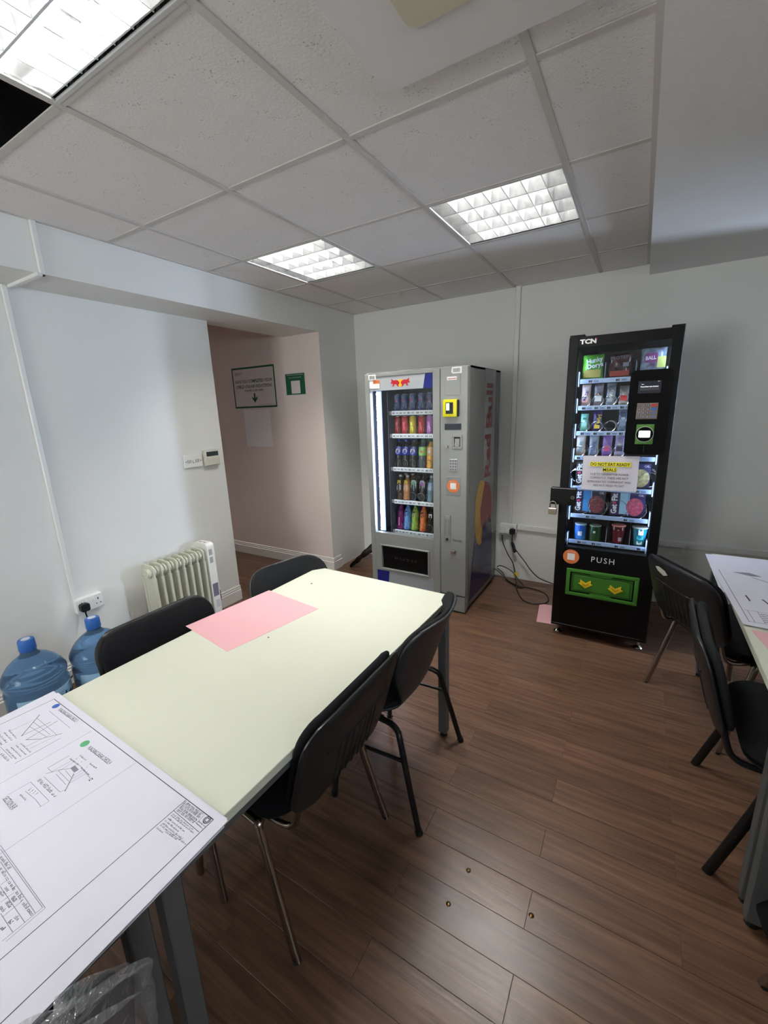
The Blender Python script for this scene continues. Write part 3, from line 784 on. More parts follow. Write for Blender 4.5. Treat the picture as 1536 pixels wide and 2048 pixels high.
# ================================================================== chairs
M_CHROME = mat('chrome', (176, 166, 156), .2, 1.0)
M_BKTUBE = mat('black_tube', (20, 20, 21), .35)
M_SHELLP = mat('charcoal_plastic', (26, 27, 28), .4, bump=(300, .1))
M_GREYP = mat('grey_black_plastic', (46, 47, 49), .4, bump=(300, .1))
M_FAB = mat('charcoal_fabric', (38, 40, 42), .95, spec=.2, noise=(260, (22, 23, 24), .7), bump=(500, .6))
M_BFAB = mat('black_fabric', (20, 21, 24), .95, spec=.2, noise=(260, (12, 13, 15), .7), bump=(500, .5))
def cushion(w, h, r, t_, puff=.35, n=6):
    """rounded pad in the local yz plane (y width, z height), thickness along +x, both sides soft"""
    b = MB(); O = rrect(-w / 2, w / 2, -h / 2, h / 2, r, n); k = len(O); V = []; F = []
    rings = [(.0, -.5, .9), (.55, -.5, .97), (.93, -.42, 1), (1.0, -.1, 1), (1.0, .1, 1), (.95, .38, 1), (.6, .5, 1), (0.0, .52, 1)]
    for s, x, _ in rings:
        for p in O:
            V.append((x * t_, p[0] * max(s, .001), p[1] * max(s, .001)))
    for i in range(len(rings) - 1):
        for j in range(k): F.append((i * k + j, i * k + (j + 1) % k, (i + 1) * k + (j + 1) % k, (i + 1) * k + j))
    return b.add(V, F)
ISO = []
def iso_chair(loc, rz, label, vinyl=None):
    """conference chair: separate padded seat and back on a chrome frame; local +x is forward"""
    o = thing('conference_chair', label, 'chair', loc, rz, 'black conference chairs with chrome legs')
    if ISO:
        for ch in ISO[0].children:
            k = ch.copy(); COL.objects.link(k); k.parent = o
            for gch in ch.children:
                q = gch.copy(); COL.objects.link(q); q.parent = k
        return o
    ISO.append(o)
    # seat
    s = cushion(.47, .43, .09, .05); s.xf(lambda x, y, z: (z + .01, y, .452 + x - .25 * (y * y) * 0 - (max(0, z - .12) ** 2) * .6))
    st = mk('seat', s, M_BFAB, o, 60)
    s = cushion(.45, .41, .09, .02); s.xf(lambda x, y, z: (z + .01, y, .42 + x)); mk('seat_pan', s, M_SHELLP, st, 60)
    # back: tilt and bend
    th = R(16)
    def place(x, y, z):
        x += .42 * y * y
        return (-.305 + x * math.cos(th) - z * math.sin(th), y, .635 + z * math.cos(th) + x * math.sin(th))
    p = cushion(.455, .30, .075, .035); p.xf(lambda x, y, z: place(x + .012, y, z * (1 + .0)))
    bk = mk('backrest', p, M_BFAB, o, 60)
    p = cushion(.475, .325, .085, .022); p.xf(lambda x, y, z: place(x - .014, y, z)); mk('back_shell', p, M_SHELLP, o, 60)
    rb = MB()
    for k in range(7):
        y = -.09 + .03 * k
        rb.tube([place(-.0235, y, z) for z in (-.13, -.06, .0, .03)], .0035, 5)
    rb.tube([place(-.0235, y, .04) for y in (-.15, -.1, -.05, 0, .05, .1, .15)], .005, 6)
    mk('shell_ribs', rb, M_SHELLP, o, 60)
    for sy in (-1, 1):
        fl = MB(); fl.tube(smooth_path([(.215, sy * .235, .0), (.19, sy * .23, .2), (.165, sy * .225, .39), (.14, sy * .222, .415), (.06, sy * .222, .418)], 5), .0165, 10, flat=.62)
        mk('front_leg', fl, M_CHROME, o, 60)
        rl_ = MB(); rl_.tube(smooth_path([(-.245, sy * .252, 0), (-.185, sy * .243, .2), (-.13, sy * .234, .39), (-.11, sy * .228, .413), (.06, sy * .222, .418)], 5), .0165, 10, flat=.62)
        lg = mk('rear_leg', rl_, M_CHROME, o, 60)
        mk('foot', MB().cyl((-.2455, sy * .2525, 0), (-.243, sy * .2515, .008), .0125, 10), M_BLACK, lg)
        up = MB(); up.tube(smooth_path([(-.02, sy * .2, .41), (-.17, sy * .2, .41), (-.225, sy * .197, .425), (-.247, sy * .195, .47), (-.262, sy * .193, .53), (-.28, sy * .19, .6)], 5), .010, 8)
        mk('back_upright', up, M_CHROME, o, 60)
    mk('cross_bar', MB().tube([(-.11, -.228, .405), (-.11, .228, .405)], .009, 8), M_CHROME, o, 60)
    return o
SHELL = []
def shell_chair(loc, rz, label):
    """one-piece shell chair with fabric inner face on black round legs; local +x is forward"""
    o = thing('shell_chair', label, 'chair', loc, rz, 'charcoal shell chairs with black legs')
    if SHELL:
        for ch in SHELL[0].children:
            k = ch.copy(); COL.objects.link(k); k.parent = o
            for gch in ch.children:
                q = gch.copy(); COL.objects.link(q); q.parent = k
        return o
    SHELL.append(o)
    prof = smooth_path([(.245, 0, .405), (.225, 0, .428), (.12, 0, .432), (-.02, 0, .418), (-.11, 0, .418), (-.165, 0, .44), (-.195, 0, .50), (-.225, 0, .58), (-.255, 0, .67), (-.285, 0, .75), (-.302, 0, .79)], 5)
    wid = smooth_path([(0, .17, 0), (.04, .20, 0), (.2, .215, 0), (.36, .205, 0), (.45, .17, 0), (.52, .15, 0), (.62, .185, 0), (.74, .222, 0), (.86, .218, 0), (.95, .165, 0), (1, .10, 0)], 8)
    def wof(u):
        for a, b_ in zip(wid[:-1], wid[1:]):
            if b_.x >= u: return a.y + (b_.y - a.y) * (u - a.x) / max(1e-6, b_.x - a.x)
        return wid[-1].y
    def pof(u):
        q = u * (len(prof) - 1); i = min(int(q), len(prof) - 2); f_ = q - i
        p = prof[i].lerp(prof[i + 1], f_); t = (prof[i + 1] - prof[i]).normalized()
        return p, Vector((-t.z, 0, t.x)) * -1.0
    def surf(off, inset):
        def fn(u, v):
            uu = inset + u * (1 - 2 * inset) if inset else u
            p, nrm = pof(uu); s = (v - .5) * 2; w_ = wof(uu) - inset * .35
            y = s * w_
            back = max(0, min(1, (uu - .48) / .2)); seat = 1 - back
            nrm = nrm if nrm.z > 0 or nrm.x > 0 else -nrm
            q = p + nrm * off + nrm * (back * 1.25 * y * y + seat * .45 * y * y)
            return (q.x, y, q.z)
        return fn
    b = MB(); n1, n2 = 44, 14
    b.grid(surf(0, 0), n1, n2)
    sh = mk('shell', b, M_GREYP, o, 80)
    md = sh.modifiers.new('thick', 'SOLIDIFY'); md.thickness = .009; md.offset = 0
    b = MB(); b.grid(surf(.014, .012), n1, n2)
    fb = mk('fabric_lining', b, M_FAB, o, 80)
    md = fb.modifiers.new('thick', 'SOLIDIFY'); md.thickness = .014; md.offset = 0
    for sy in (-1, 1):
        lg = MB(); lg.tube(smooth_path([(-.27, sy * .25, 0), (-.225, sy * .232, .18), (-.185, sy * .213, .34), (-.165, sy * .2, .375), (-.12, sy * .19, .39), (.0, sy * .185, .395)], 5), .0115, 10)
        l1 = mk('rear_leg', lg, M_BKTUBE, o, 60)
        mk('foot', MB().cyl((-.271, sy * .2505, 0), (-.267, sy * .249, .016), .0145, 10), M_BLACK, l1)
        lg = MB(); lg.tube(smooth_path([(.106, sy * .25, 0), (.09, sy * .232, .18), (.07, sy * .213, .34), (.05, sy * .2, .375), (.0, sy * .19, .39), (-.1, sy * .185, .395)], 5), .0115, 10)
        l2 = mk('front_leg', lg, M_BKTUBE, o, 60)
        mk('foot', MB().cyl((.1065, sy * .2505, 0), (.105, sy * .249, .016), .0145, 10), M_BLACK, l2)
        mk('stretcher', MB().tube([(-.206, sy * .222, .27), (.08, sy * .222, .27)], .007, 8), M_BKTUBE, o, 60)
    return o
iso_chair((1.521, -2.814, 0), PI, 'black chair with chrome legs pushed in at the near side of the middle table')
iso_chair((1.235, -2.83, 0), 0, 'smooth black chair at the far side of the middle table beside the water bottles')
che = iso_chair((2.976, -1.245, 0), R(31.9), 'black chair with chrome legs and a white sticker, next to the black vending machine')
iso_chair((3.16, -2.72, 0), R(4), 'black chair cut off by the right edge at the nearer right table')
chh = iso_chair((1.575, -3.72, 0), PI, 'black chair under a clear plastic bag at the lower left corner')
shell_chair((1.626, -2.323, 0), R(183), 'grey-black shell chair with black legs at the end of the middle table')
shell_chair((1.24, -2.26, 0), R(-13), 'charcoal fabric chair at the far side of the middle table near the corridor')
chf = iso_chair((3.053, -1.962, 0), R(-1), 'charcoal chair with round black legs pulled up to the right table')
for ch in chf.children:
    m_ = M_BKTUBE if ch.name.split('.')[0] in ('front_leg', 'rear_leg', 'back_upright', 'cross_bar') else (M_FAB if ch.name.split('.')[0] in ('seat', 'backrest') else None)
    if m_: ch.material_slots[0].link = 'OBJECT'; ch.material_slots[0].material = m_
# white torn sticker on the rear of the chair by the black machine
b = MB(); th = R(16)
def pl_(x, y, z):
    x += .42 * y * y
    return (-.305 + x * math.cos(th) - z * math.sin(th), y, .635 + z * math.cos(th) + x * math.sin(th))
b.ngon([pl_(-.0262, *q) for q in [(.135, .115), (.10, .128), (.055, .122), (.04, .105), (.075, .088), (.12, .098)]])
mk('torn_sticker', b, mat('torn_paper', (222, 214, 200), .7), che)
# clear bag over the near chair's back
bag = thing('plastic_bag', 'crumpled clear plastic bag draped over the black chair at lower left', 'plastic bag', (1.915, -3.72, .45))
rnd = random.Random(4)
b = MB()
def bagfn(u, v):
    a = 2 * PI * u
    ry = .262 * min(1, (.25 + v * 2.6)) ** .35; rx = .05 + .055 * v
    cr = 1 + .22 * math.sin(9 * a + 4 * v) * v + .16 * math.sin(17 * a - 11 * v + 1) + .10 * math.sin(31 * a + 23 * v)
    y = ry * math.cos(a) * (1 + .015 * math.sin(14 * a + 9 * v)); x = rx * math.sin(a) * cr
    z = .375 - .36 * v + .012 * math.sin(13 * a + 3 * v) + .006 * math.sin(29 * a)
    return (x + .02 - .11 * v, y, z)
b.grid(bagfn, 180, 30)
b.ngon([bagfn(k / 180, 0) for k in range(180)])
mk('film', b, FILM, bag, 45)
# ================================================================== radiator
M_RAD = mat('radiator_enamel', (206, 206, 188), .35)
M_RADW = mat('radiator_white', (232, 231, 222), .35)
rad = thing('oil_radiator', 'cream oil-filled radiator standing against the left wall', 'radiator', (-.19, -2.04, 0))
fin0 = None
for k in range(8):
    y = -.205 + k * .0525
    if fin0 is None:
        b = MB()
        b.prism(rrect(-.068, .068, .11, .605, .03), 'xz', -.0035, .0035)
        b2 = MB(); b2.tube(smooth_path([(.058, 0, .13), (.06, 0, .3), (.06, 0, .52)], 3), .0145, 8, flat=.75); b.add(b2.v, b2.f)
        b2 = MB(); b2.tube([(-.058, 0, .13), (-.06, 0, .3), (-.06, 0, .52)], .0145, 8, flat=.75); b.add(b2.v, b2.f)
        b.cyl((.02, -.022, .555), (.02, .022, .555), .034, 14); b.cyl((0, -.022, .15), (0, .022, .15), .03, 12)
        fin0 = mk('fin', b, M_RAD, rad, 40, loc=(0, y, 0))
    else: inst(fin0, 'fin', rad, (0, y, 0))
mk('end_cap', MB().cyl((.02, -.236, .555), (.02, -.222, .555), .026, 14, .032), M_RAD, rad, 40)
b = MB(); b.prism(rrect(-.078, .078, .06, .64, .03), 'xz', .185, .245)
cb = mk('control_box', b, M_RADW, rad, 40)
v = MB()
for s in (0, 1):
    for k in range(4):
        v.box(.0775, .0785, .199 + .007 * k, .203 + .007 * k, .55 - s * .06, .595 - s * .06)
for k in range(2): v.box(-.03 + .045 * k, .0 + .045 * k, .205, .214, .6395, .6405)
mk('vent_slots', v, mat('vent_grey', (120, 118, 110), .6), cb)
mk('rating_label', MB().box(.0775, .0786, .192, .238, .23, .33), mat('grey_violet_label', (116, 114, 130), .5), cb)
mk('lower_label', MB().box(.0775, .0786, .205, .238, .14, .2), mat('white_label', (205, 204, 200), .5), cb)
mk('back_rim', MB().box(-.08, -.074, .247, .25, .35, .63), mat('vent_grey', (120, 118, 110), .6), cb)
for yy in (-.18, .16):
    b = MB(); b.tube([(-.11, yy, .055), (.11, yy, .055)], .011, 8); b.tube([(0, yy, .055), (0, yy, .12)], .009, 8)
    ft = mk('foot_bar', b, mat('radiator_foot', (190, 190, 176), .4), rad, 50)
    for s in (-1, 1):
        b = MB(); b.cyl((s * .105, yy - .011, .028), (s * .105, yy + .011, .028), .028, 16)
        mk('castor', b, M_BLACK, ft, 40)
mk('cord_hook', MB().tube(smooth_path([(.03, .25, .17), (.035, .275, .16), (.035, .28, .2), (.032, .28, .24)], 4), .004, 6), mat('steel', (120, 120, 122), .35, 1), rad, 60)

# ================================================================== water bottles
M_WB = mat('blue_polycarbonate', (126, 172, 222), .06, trans=.8, ior=1.22, spec=.8)
M_WCAP = mat('blue_cap', (52, 104, 182), .4)
def water_bottle(loc, rz, label):
    o = thing('water_bottle', label, 'water bottle', loc, rz, 'large blue water cooler bottles')
    pr = [(.05, .012), (.118, 0), (.132, .012), (.135, .05), (.129, .06), (.129, .07), (.135, .08), (.135, .22), (.134, .235), (.127, .245), (.127, .258), (.134, .27), (.136, .285), (.135, .30),
          (.128, .313), (.118, .332), (.098, .36), (.072, .383), (.05, .398), (.036, .41), (.031, .425), (.030, .45)]
    mk('bottle_body', MB().lathe(pr, (0, 0, 0), 40), M_WB, o, 35)
    cap = mk('cap', MB().lathe([(.034, .425), (.036, .432), (.0345, .478), (.032, .484), (.028, .485)], (0, 0, 0), 24), M_WCAP, o, 40)
    mk('cap_seal', MB().lathe([(.0, .4852), (.019, .4852), (.019, .4858), (.0, .4858)], (0, 0, 0), 20, False), mat('seal_white', (205, 210, 220), .5), cap)
    b = MB(); b.grid(lambda u, v_: (.1365 * math.cos(-1.25 + 2.5 * u), .1365 * math.sin(-1.25 + 2.5 * u), .095 + .125 * v_), 28, 2)
    lb = mk('label_wrap', b, mat('bottle_label', (150, 186, 205), .5, noise=(9, (96, 140, 178), .7)), o, 60)
    md = lb.modifiers.new('t', 'SOLIDIFY'); md.thickness = .0006
    sc = MB()
    def lp(u, z): a = -1.0 + 2.0 * u; return (.1375 * math.cos(a), .1375 * math.sin(a), z)
    rr = random.Random(3)
    for k in range(6):
        u0 = .1 + .13 * k
        sc.tube(smooth_path([lp(u0, .15), lp(u0 + .03, .185 if k % 2 == 0 else .172), lp(u0 + .05, .15), lp(u0 + .09, .148), lp(u0 + .12, .168)], 4), .0022, 5)
    mk('script_lettering', sc, mat('navy_ink', (30, 44, 74), .5), lb)
    return o
water_bottle((-.06, -2.965, 0), R(15), 'blue water bottle at the left edge of the picture')
water_bottle((-.005, -2.687, 0), R(0), 'blue water bottle beside the smooth black chair')

# ================================================================== posters in the corridor
M_GREEN = mat('poster_green', (22, 88, 62), .5); M_POSTER = mat('poster_paper', (222, 214, 210), .5)
Y0 = -.56
po = thing('induction_poster', 'white poster with green border asking about the online induction', 'poster', (-.857, Y0, 1.785))
mk('sheet', MB().box(-.295, .295, -.0012, 0, -.197, .197), M_POSTER, po)
b = MB()
b.box(-.295, .295, -.002, -.0012, .18, .197); b.box(-.295, .295, -.002, -.0012, -.197, -.18); b.box(-.295, -.281, -.002, -.0012, -.18, .18); b.box(.281, .295, -.002, -.0012, -.18, .18)
mk('green_border', b, M_GREEN, po)
text('lettering', 'HAVE YOU COMPLETED YOUR', .030, M_GREEN, po, (.0, -.0016, .062), '-y', .52, bold=.02)
text('lettering', 'CFIELD ONLINE INDUCTION?', .030, M_GREEN, po, (.0, -.0016, .012), '-y', .50, bold=.02)
text('lettering', 'PLEASE SCAN HERE', .019, M_GREEN, po, (.0, -.0016, -.028), '-y', .26, bold=.02)
flat('arrow', [(-.01, .0), (-.01, -.05), (-.036, -.032), (-.036, -.052), (0, -.092), (.036, -.052), (.036, -.032), (.01, -.05), (.01, 0)], '-y', M_GREEN, po, (.0, -.0012, -.055))
b = MB(); b.box(-.255, -.2, -.0016, -.0012, .122, .152); b.box(-.195, -.15, -.0016, -.0012, .14, .15); b.box(-.195, -.15, -.0016, -.0012, .126, .133)
mk('grey_logo', b, mat('pale_grey_print', (186, 180, 176), .6), po)
text('small_print', 'info@cfield online induction', .008, mat('dark_print', (70, 72, 70), .6), po, (.16, -.0016, -.168), '-y', .2)
tag(mk('white_sheet', MB().box(-.185, .185, -.001, 0, -.183, .183), mat('plain_white_sheet', (240, 236, 236), .5), None, loc=(-.855, Y0, 1.385)), 'plain white square sheet taped below the induction poster', 'paper')
gp = thing('green_notice', 'small green notice with a white square on the corridor wall', 'poster', (-.31, Y0, 1.785))
mk('sheet', MB().box(-.13, .13, -.0012, 0, -.105, .105), M_POSTER, gp)
mk('green_field', MB().box(-.117, .117, -.0018, -.0012, -.094, .094), M_GREEN, gp)
mk('white_square', MB().box(-.052, .058, -.0024, -.0018, -.084, .03), M_POSTER, gp)
text('lettering', 'Residential and Public Bodies', .009, M_POSTER, gp, (0, -.0022, .083), '-y', .19)
text('lettering', 'Sector Forum Ireland', .010, M_POSTER, gp, (0, -.0022, .06), '-y', .15)

# black folded tubing on the floor by the pier, floor bits
blk = thing('bin_liner_bundle', 'flattened black plastic bundle leaning on the pier behind the silver machine', 'plastic bundle', (.1, -.26, 0))
for k in range(5):
    q = MB(); pts = [(.02 + .012 * k, -.19, .02 + .013 * k), (.03 + .01 * k, -.08, .035 + .016 * k), (.02 + .012 * k, .05, .05 + .02 * k), (.03 + .008 * k, .2, .06 + .022 * k)]
    q.tube(smooth_path(pts, 5), [.018 + .004 * math.sin(i * 1.3 + k) for i in range(16)], 7, flat=.55)
    mk('fold', q, mat('glossy_black_film', (12, 12, 13), .25), blk, 50)
for k, (x, y) in enumerate(((2.111, -2.592), (2.09, -2.719), (2.325, -2.623))):
    lb = ['small brass disc on the floor, farthest of the three', 'small brass disc on the floor, nearest the camera left of the joint', 'small brass disc on the floor beside a plank end joint'][k]
    tag(mk('brass_disc', MB().lathe([(.0075, 0), (.008, .001), (.0065, .0022), (.001, .0026)], (0, 0, 0), 14), mat('brass_dark', (92, 72, 40), .3, .9), None, 40, loc=(x, y, 0)), lb, 'floor stud', 'brass discs on the floor')
tag(mk('black_bag', MB().lathe([(.05, 0), (.13, .03), (.15, .1), (.12, .2), (.06, .26), (.02, .3)], (0, 0, 0), 20).xf(lambda x, y, z: (x * (1 + .15 * math.sin(20 * z + y * 9)), y * 1.2, z)), M_BFAB, None, 60, loc=(3.06, -2.36, 0)), 'soft black bag on the floor at the lower right edge', 'bag')

# ================================================================== vending machines
def mkw(name, mb, m, parent, smooth=None, top=None):
    """mesh given in world coordinates, parented to an unrotated thing (or a part of it)"""
    l = (top or parent).location
    mb.xf(lambda x, y, z: (x - l.x, y - l.y, z - l.z))
    return mk(name, mb, m, parent, smooth)
def loc_in(o, x, y, z): l = o.location; return (x - l.x, y - l.y, z - l.z)
def coil(r, turns, length, wire=.0017, n=14):
    return MB().tube([(r * math.sin(2 * PI * k / n), length * k / (n * turns), r - r * math.cos(2 * PI * k / n)) for k in range(n * turns + 1)], wire, 4)
M_SILV = mat('silver_powder_coat', (144, 146, 143), .4, .2, bump=(700, .1))
M_SILD = mat('silver_side_panel', (120, 122, 122), .22, .3)
M_SILL = mat('light_grey_vinyl', (150, 152, 156), .25)
M_INT = mat('cabinet_interior', (84, 92, 108), .4, .2)
M_INTD = mat('cabinet_interior_dark', (20, 22, 28), .5)
M_LED = mat('led_strip', (255, 255, 255), .5, emit=((215, 228, 255), 110.0))
M_LEDP = mat('led_diffuser', (205, 216, 240), .5, emit=((170, 195, 255), 1.2))
M_STRIP = mat('price_strip', (236, 239, 246), .35)
M_WIRE = mat('coil_wire', (205, 208, 214), .25, .9)
M_NAVY = mat('navy_vinyl', (16, 28, 112), .3)
M_RED = mat('logo_red', (186, 30, 40), .4); M_YEL = mat('logo_yellow', (238, 196, 40), .4)
M_WHITE = mat('white_sticker', (232, 232, 230), .45); M_ORANGE = mat('orange_sticker', (222, 122, 66), .45)
M_PRINT = mat('black_print', (26, 26, 28), .5)
M_DKHATCH = mat('hatch_black', (5, 5, 6), .35, spec=.2)

rb = thing('drinks_vending_machine', 'silver drinks vending machine with lit shelves and two red bulls logo', 'vending machine', (1.06, -.48, 0))
X0, X1, YF, YB, ZT = .652, 1.47, -.865, -.1, 1.8
GX0, GX1, GZ0, GZ1 = .695, 1.212, .56, 1.765          # glass opening
# cabinet
mkw('side_panel', MB().cbox(X1 - .02, X1, YF + .045, YB, .035, ZT, .004), M_SILD, rb)
mkw('side_panel', MB().cbox(X0, X0 + .02, YF + .045, YB, .035, ZT, .004), M_SILD, rb)
mkw('top_panel', MB().cbox(X0, X1, YF + .03, YB, ZT - .02, ZT, .004), M_SILV, rb)
mkw('back_panel', MB().box(X0 + .02, X1 - .02, YB - .02, YB, .04, ZT - .02), M_SILD, rb)
mkw('plinth', MB().cbox(X0 + .015, X1 - .015, YF + .06, YB - .02, .0, .06, .003), M_DKHATCH, rb)
# door: frame around the glass, and the control column
SPL = 1.268
d = MB()
d.cbox(X0, GX0, YF, YF + .045, .03, ZT - .012, .004); d.cbox(GX1, SPL, YF, YF + .045, .03, ZT - .012, .004)
d.cbox(GX0 - .002, GX1 + .002, YF + .002, YF + .045, GZ1, ZT - .012, .003)
d.box(GX0 - .002, GX1 + .002, YF + .003, YF + .045, .462, GZ0)
d.box(GX0 - .002, GX1 + .002, YF + .003, YF + .045, .03, .25); d.box(GX0 - .002, .75, YF + .003, YF + .045, .25, .462); d.box(1.165, GX1 + .002, YF + .003, YF + .045, .25, .462)
door = mkw('door_frame', d, M_SILV, rb)
col = mkw('control_column', MB().cbox(SPL + .004, X1, YF - .004, YF + .045, .145, ZT - .008, .004), M_SILV, rb)
kick = mkw('kick_panel', MB().cbox(SPL + .004, X1 - .004, YF, YF + .05, .012, .137, .003), M_SILV, rb)
b = MB()
for i in range(4):
    for j in range(3): b.cyl((1.30 + i * .014 + (j % 2) * .007, YF - .0006, .085 + j * .013), (1.30 + i * .014 + (j % 2) * .007, YF + .001, .085 + j * .013), .0035, 8)
mkw('vent_holes', b, M_PRINT, kick, top=rb)
# glass, banner
mkw('glass_pane', MB().box(GX0, GX1, YF + .012, YF + .016, GZ0, GZ1 - .095), GLASS, rb)
ban = mkw('banner', MB().box(GX0, GX1, YF + .008, YF + .02, GZ1 - .098, GZ1), mat('banner_silver', (176, 180, 184), .3), rb)
def fl(poly, face, name, m, parent, loc, th=.0006):
    b = MB(); b.prism(poly, 'xy', 0, th); b.xf(lambda x, y, z: FACING[face] @ Vector((x, y, z)))
    l = rb.location; b.xf(lambda x, y, z: (x + loc[0] - l.x, y + loc[1] - l.y, z + loc[2] - l.z))
    return mk(name, b, m, parent)
fl([(0, 0), (-.075, 0), (-.058, .098), (0, .098)], '-y', 'navy_corner', M_NAVY, ban, (GX1, YF + .008, GZ1 - .098))
bull = [(0, .002), (.012, .016), (.03, .022), (.052, .02), (.064, .026), (.07, .034), (.074, .022), (.07, .012), (.08, .004), (.074, -.002), (.062, .0), (.058, -.012), (.068, -.024), (.05, -.02), (.044, -.006), (.03, -.008), (.018, -.024), (.006, -.026), (.014, -.014), (.006, -.008)]
def bulls(parent, cx, y, cz, s):
    fl(disc(0, 0, .027 * s, 24), '-y', 'sun_disc', M_YEL, parent, (cx, y, cz), .0004)
    for sg in (-1, 1):
        p = [((x * .95 + .004) * sg * s, z * s) for x, z in bull]
        if sg < 0: p = p[::-1]
        fl(p, '-y', 'red_bull_figure', M_RED, parent, (cx, y - .0004, cz), .0005)
bulls(ban, .955, YF + .0075, GZ1 - .052, 1.0)
# cavity
c = MB(); CB = -.28
c.box(GX0 - .03, GX0 - .02, YF + .05, CB, GZ0 - .04, 1.7); c.box(1.3, 1.31, YF + .05, CB, GZ0 - .04, 1.7)
c.box(GX0 - .03, 1.31, CB, CB + .01, GZ0 - .04, 1.7); c.box(GX0 - .03, 1.31, YF + .05, CB, 1.7, 1.71)
mkw('cavity_lining', c, M_INT, rb)
mkw('cavity_floor', MB().box(GX0 - .03, 1.31, YF + .05, CB, GZ0 - .05, GZ0 - .035), M_INTD, rb)
mkw('inner_partition', MB().box(.796, .8, -.78, CB, GZ0 - .03, 1.66), M_INT, rb)
# led strip along the hinge side
led = mkw('led_diffuser', MB().box(.722, .76, -.812, -.80, .565, 1.665), M_LEDP, rb)
b = MB()
for k in range(40): b.box(.7225, .7285, -.816, -.8125, .57 + k * .0273, .57 + k * .0273 + .017)
mkw('led_strip', b, M_LED, led, top=rb)
# shelves
RBZ = [1.515, 1.342, 1.083, .820, .570]
RBX = [.842, .905, .973, 1.048, 1.118]
cl = coil(.034, 4, .2)
coil0 = None
for i, z in enumerate(RBZ):
    sh = mkw('shelf', MB().box(.80, 1.29, -.752, -.33, z - .014, z - .008), M_INTD, rb)
    st = mkw('price_strip', MB().cbox(.822, 1.285, -.762, -.753, z - .032, z + .001, .002), M_STRIP, rb)
    mkw('strip_end', MB().cbox(.80, .822, -.762, -.753, z - .03, z - .001, .002), M_SILV, st, top=rb)
    b = MB(); rr = random.Random(i)
    for k in range(5):
        x = RBX[k]
        b.box(x - .012, x - .004, -.7628, -.7618, z - .022, z - .01); b.box(x, x + .006, -.7628, -.7618, z - .022, z - .01)
        for q in range(4): b.box(x + .018 + q * .006, x + .022 + q * .006, -.7628, -.7618, z - .019, z - .012)
    mkw('strip_print', b, mat('strip_grey_print', (90, 94, 104), .5), st, top=rb)
    for k, x in enumerate(RBX):
        l = loc_in(rb, x, -.752, z - .006)
        if coil0 is None: coil0 = mk('coil', cl, M_WIRE, rb, 70, loc=l)
        else: inst(coil0, 'coil', rb, l)
# hatch
b = MB()
for q in ((.738, 1.178, .452, .464), (.738, 1.178, .248, .262)): b.cbox(q[0], q[1], YF - .006, YF + .01, q[2], q[3], .003)
for q in ((.738, .752, .262, .452), (1.164, 1.178, .262, .452)): b.cbox(q[0], q[1], YF - .006, YF + .01, q[2], q[3], .003)
mkw('hatch_frame', b, M_SILV, rb)
hf = mkw('hatch_flap', MB().cbox(.752, 1.164, YF + .02, YF + .03, .262, .452, .002), M_DKHATCH, rb)
text('lettering', 'PUSH', .022, mat('dark_grey_print', (58, 58, 60), .35), hf, loc_in(rb, .958, YF + .0195, .352), '-y', .19, spacing=1.3)
fl([(0, 0), (.1, 0), (.115, .19), (0, .19)], '-y', 'navy_corner', M_NAVY, door, (.699, YF + .0035, .045))
fl([(.106, 0), (.515, 0), (.515, .19), (.121, .19)], '-y', 'grey_vinyl', M_SILL, door, (.699, YF + .0035, .045))
# control column details
C0 = YF - .004
p = mkw('upper_plate', MB().cbox(1.309, 1.417, C0 - .0025, C0, 1.61, 1.742, .001), M_SILV, col, top=rb)
fl([(0, 0), (.07, 0), (.07, .022), (0, .022)], '-y', 'warning_label', M_WHITE, p, (1.323, C0 - .0026, 1.708))
fl([(0, 0), (.06, 0), (.06, .004), (0, .004)], '-y', 'label_print', M_RED, p, (1.33, C0 - .0033, 1.715))
rd = mkw('card_reader', MB().cbox(1.302, 1.405, C0 - .03, C0, 1.465, 1.582, .008, 2), mat('reader_yellow', (222, 214, 30), .35), rb, 40)
mkw('reader_screen', MB().cbox(1.325, 1.378, C0 - .032, C0 - .029, 1.487, 1.562, .001), mat('reader_black', (10, 10, 12), .2), rd, top=rb)
mkw('reader_display', MB().box(1.33, 1.352, C0 - .0326, C0 - .032, 1.51, 1.556), mat('reader_glow', (200, 240, 200), .4, emit=((200, 245, 205), 1.4)), rd, top=rb)
mkw('reader_side', MB().cbox(1.402, 1.412, C0 - .027, C0, 1.468, 1.578, .003), M_BLACK, rd, top=rb)
mkw('lcd', MB().cbox(1.306, 1.427, C0 - .003, C0, 1.378, 1.419, .001), mat('lcd_dark', (34, 40, 52), .15), rb)
cn = mkw('coin_unit', MB().cbox(1.362, 1.436, C0 - .005, C0, 1.244, 1.346, .003), M_SILV, rb)
b = MB(); b.box(1.378, 1.42, C0 - .0056, C0 - .0045, 1.318, 1.33); b.box(1.376, 1.383, C0 - .0056, C0 - .0045, 1.262, 1.33); b.box(1.416, 1.422, C0 - .0056, C0 - .0045, 1.262, 1.33)
mkw('coin_slot', b, M_PRINT, cn, top=rb)
b = MB(); b.prism([(x + 1.399, z + 1.278) for x, z in disc(0, 0, .018, 18)], 'xz', C0 - .010, C0 - .004)
mkw('reject_button', b, M_SILV, cn, 40, top=rb)
for s in (-1, 1): mkw('glint_screw', MB().cyl((1.399 + s * .016, C0 - .007, 1.256), (1.399 + s * .016, C0 - .004, 1.256), .006, 10), M_CHROME, cn, top=rb)
mkw('knob', MB().cyl((1.325, C0 - .02, 1.262), (1.325, C0, 1.262), .009, 12), M_CHROME, rb, 40)
kp = mkw('keypad', MB().cbox(1.34, 1.4, C0 - .004, C0, 1.09, 1.176, .002), mat('keypad_steel', (168, 170, 170), .35, .4), rb)
k0 = None
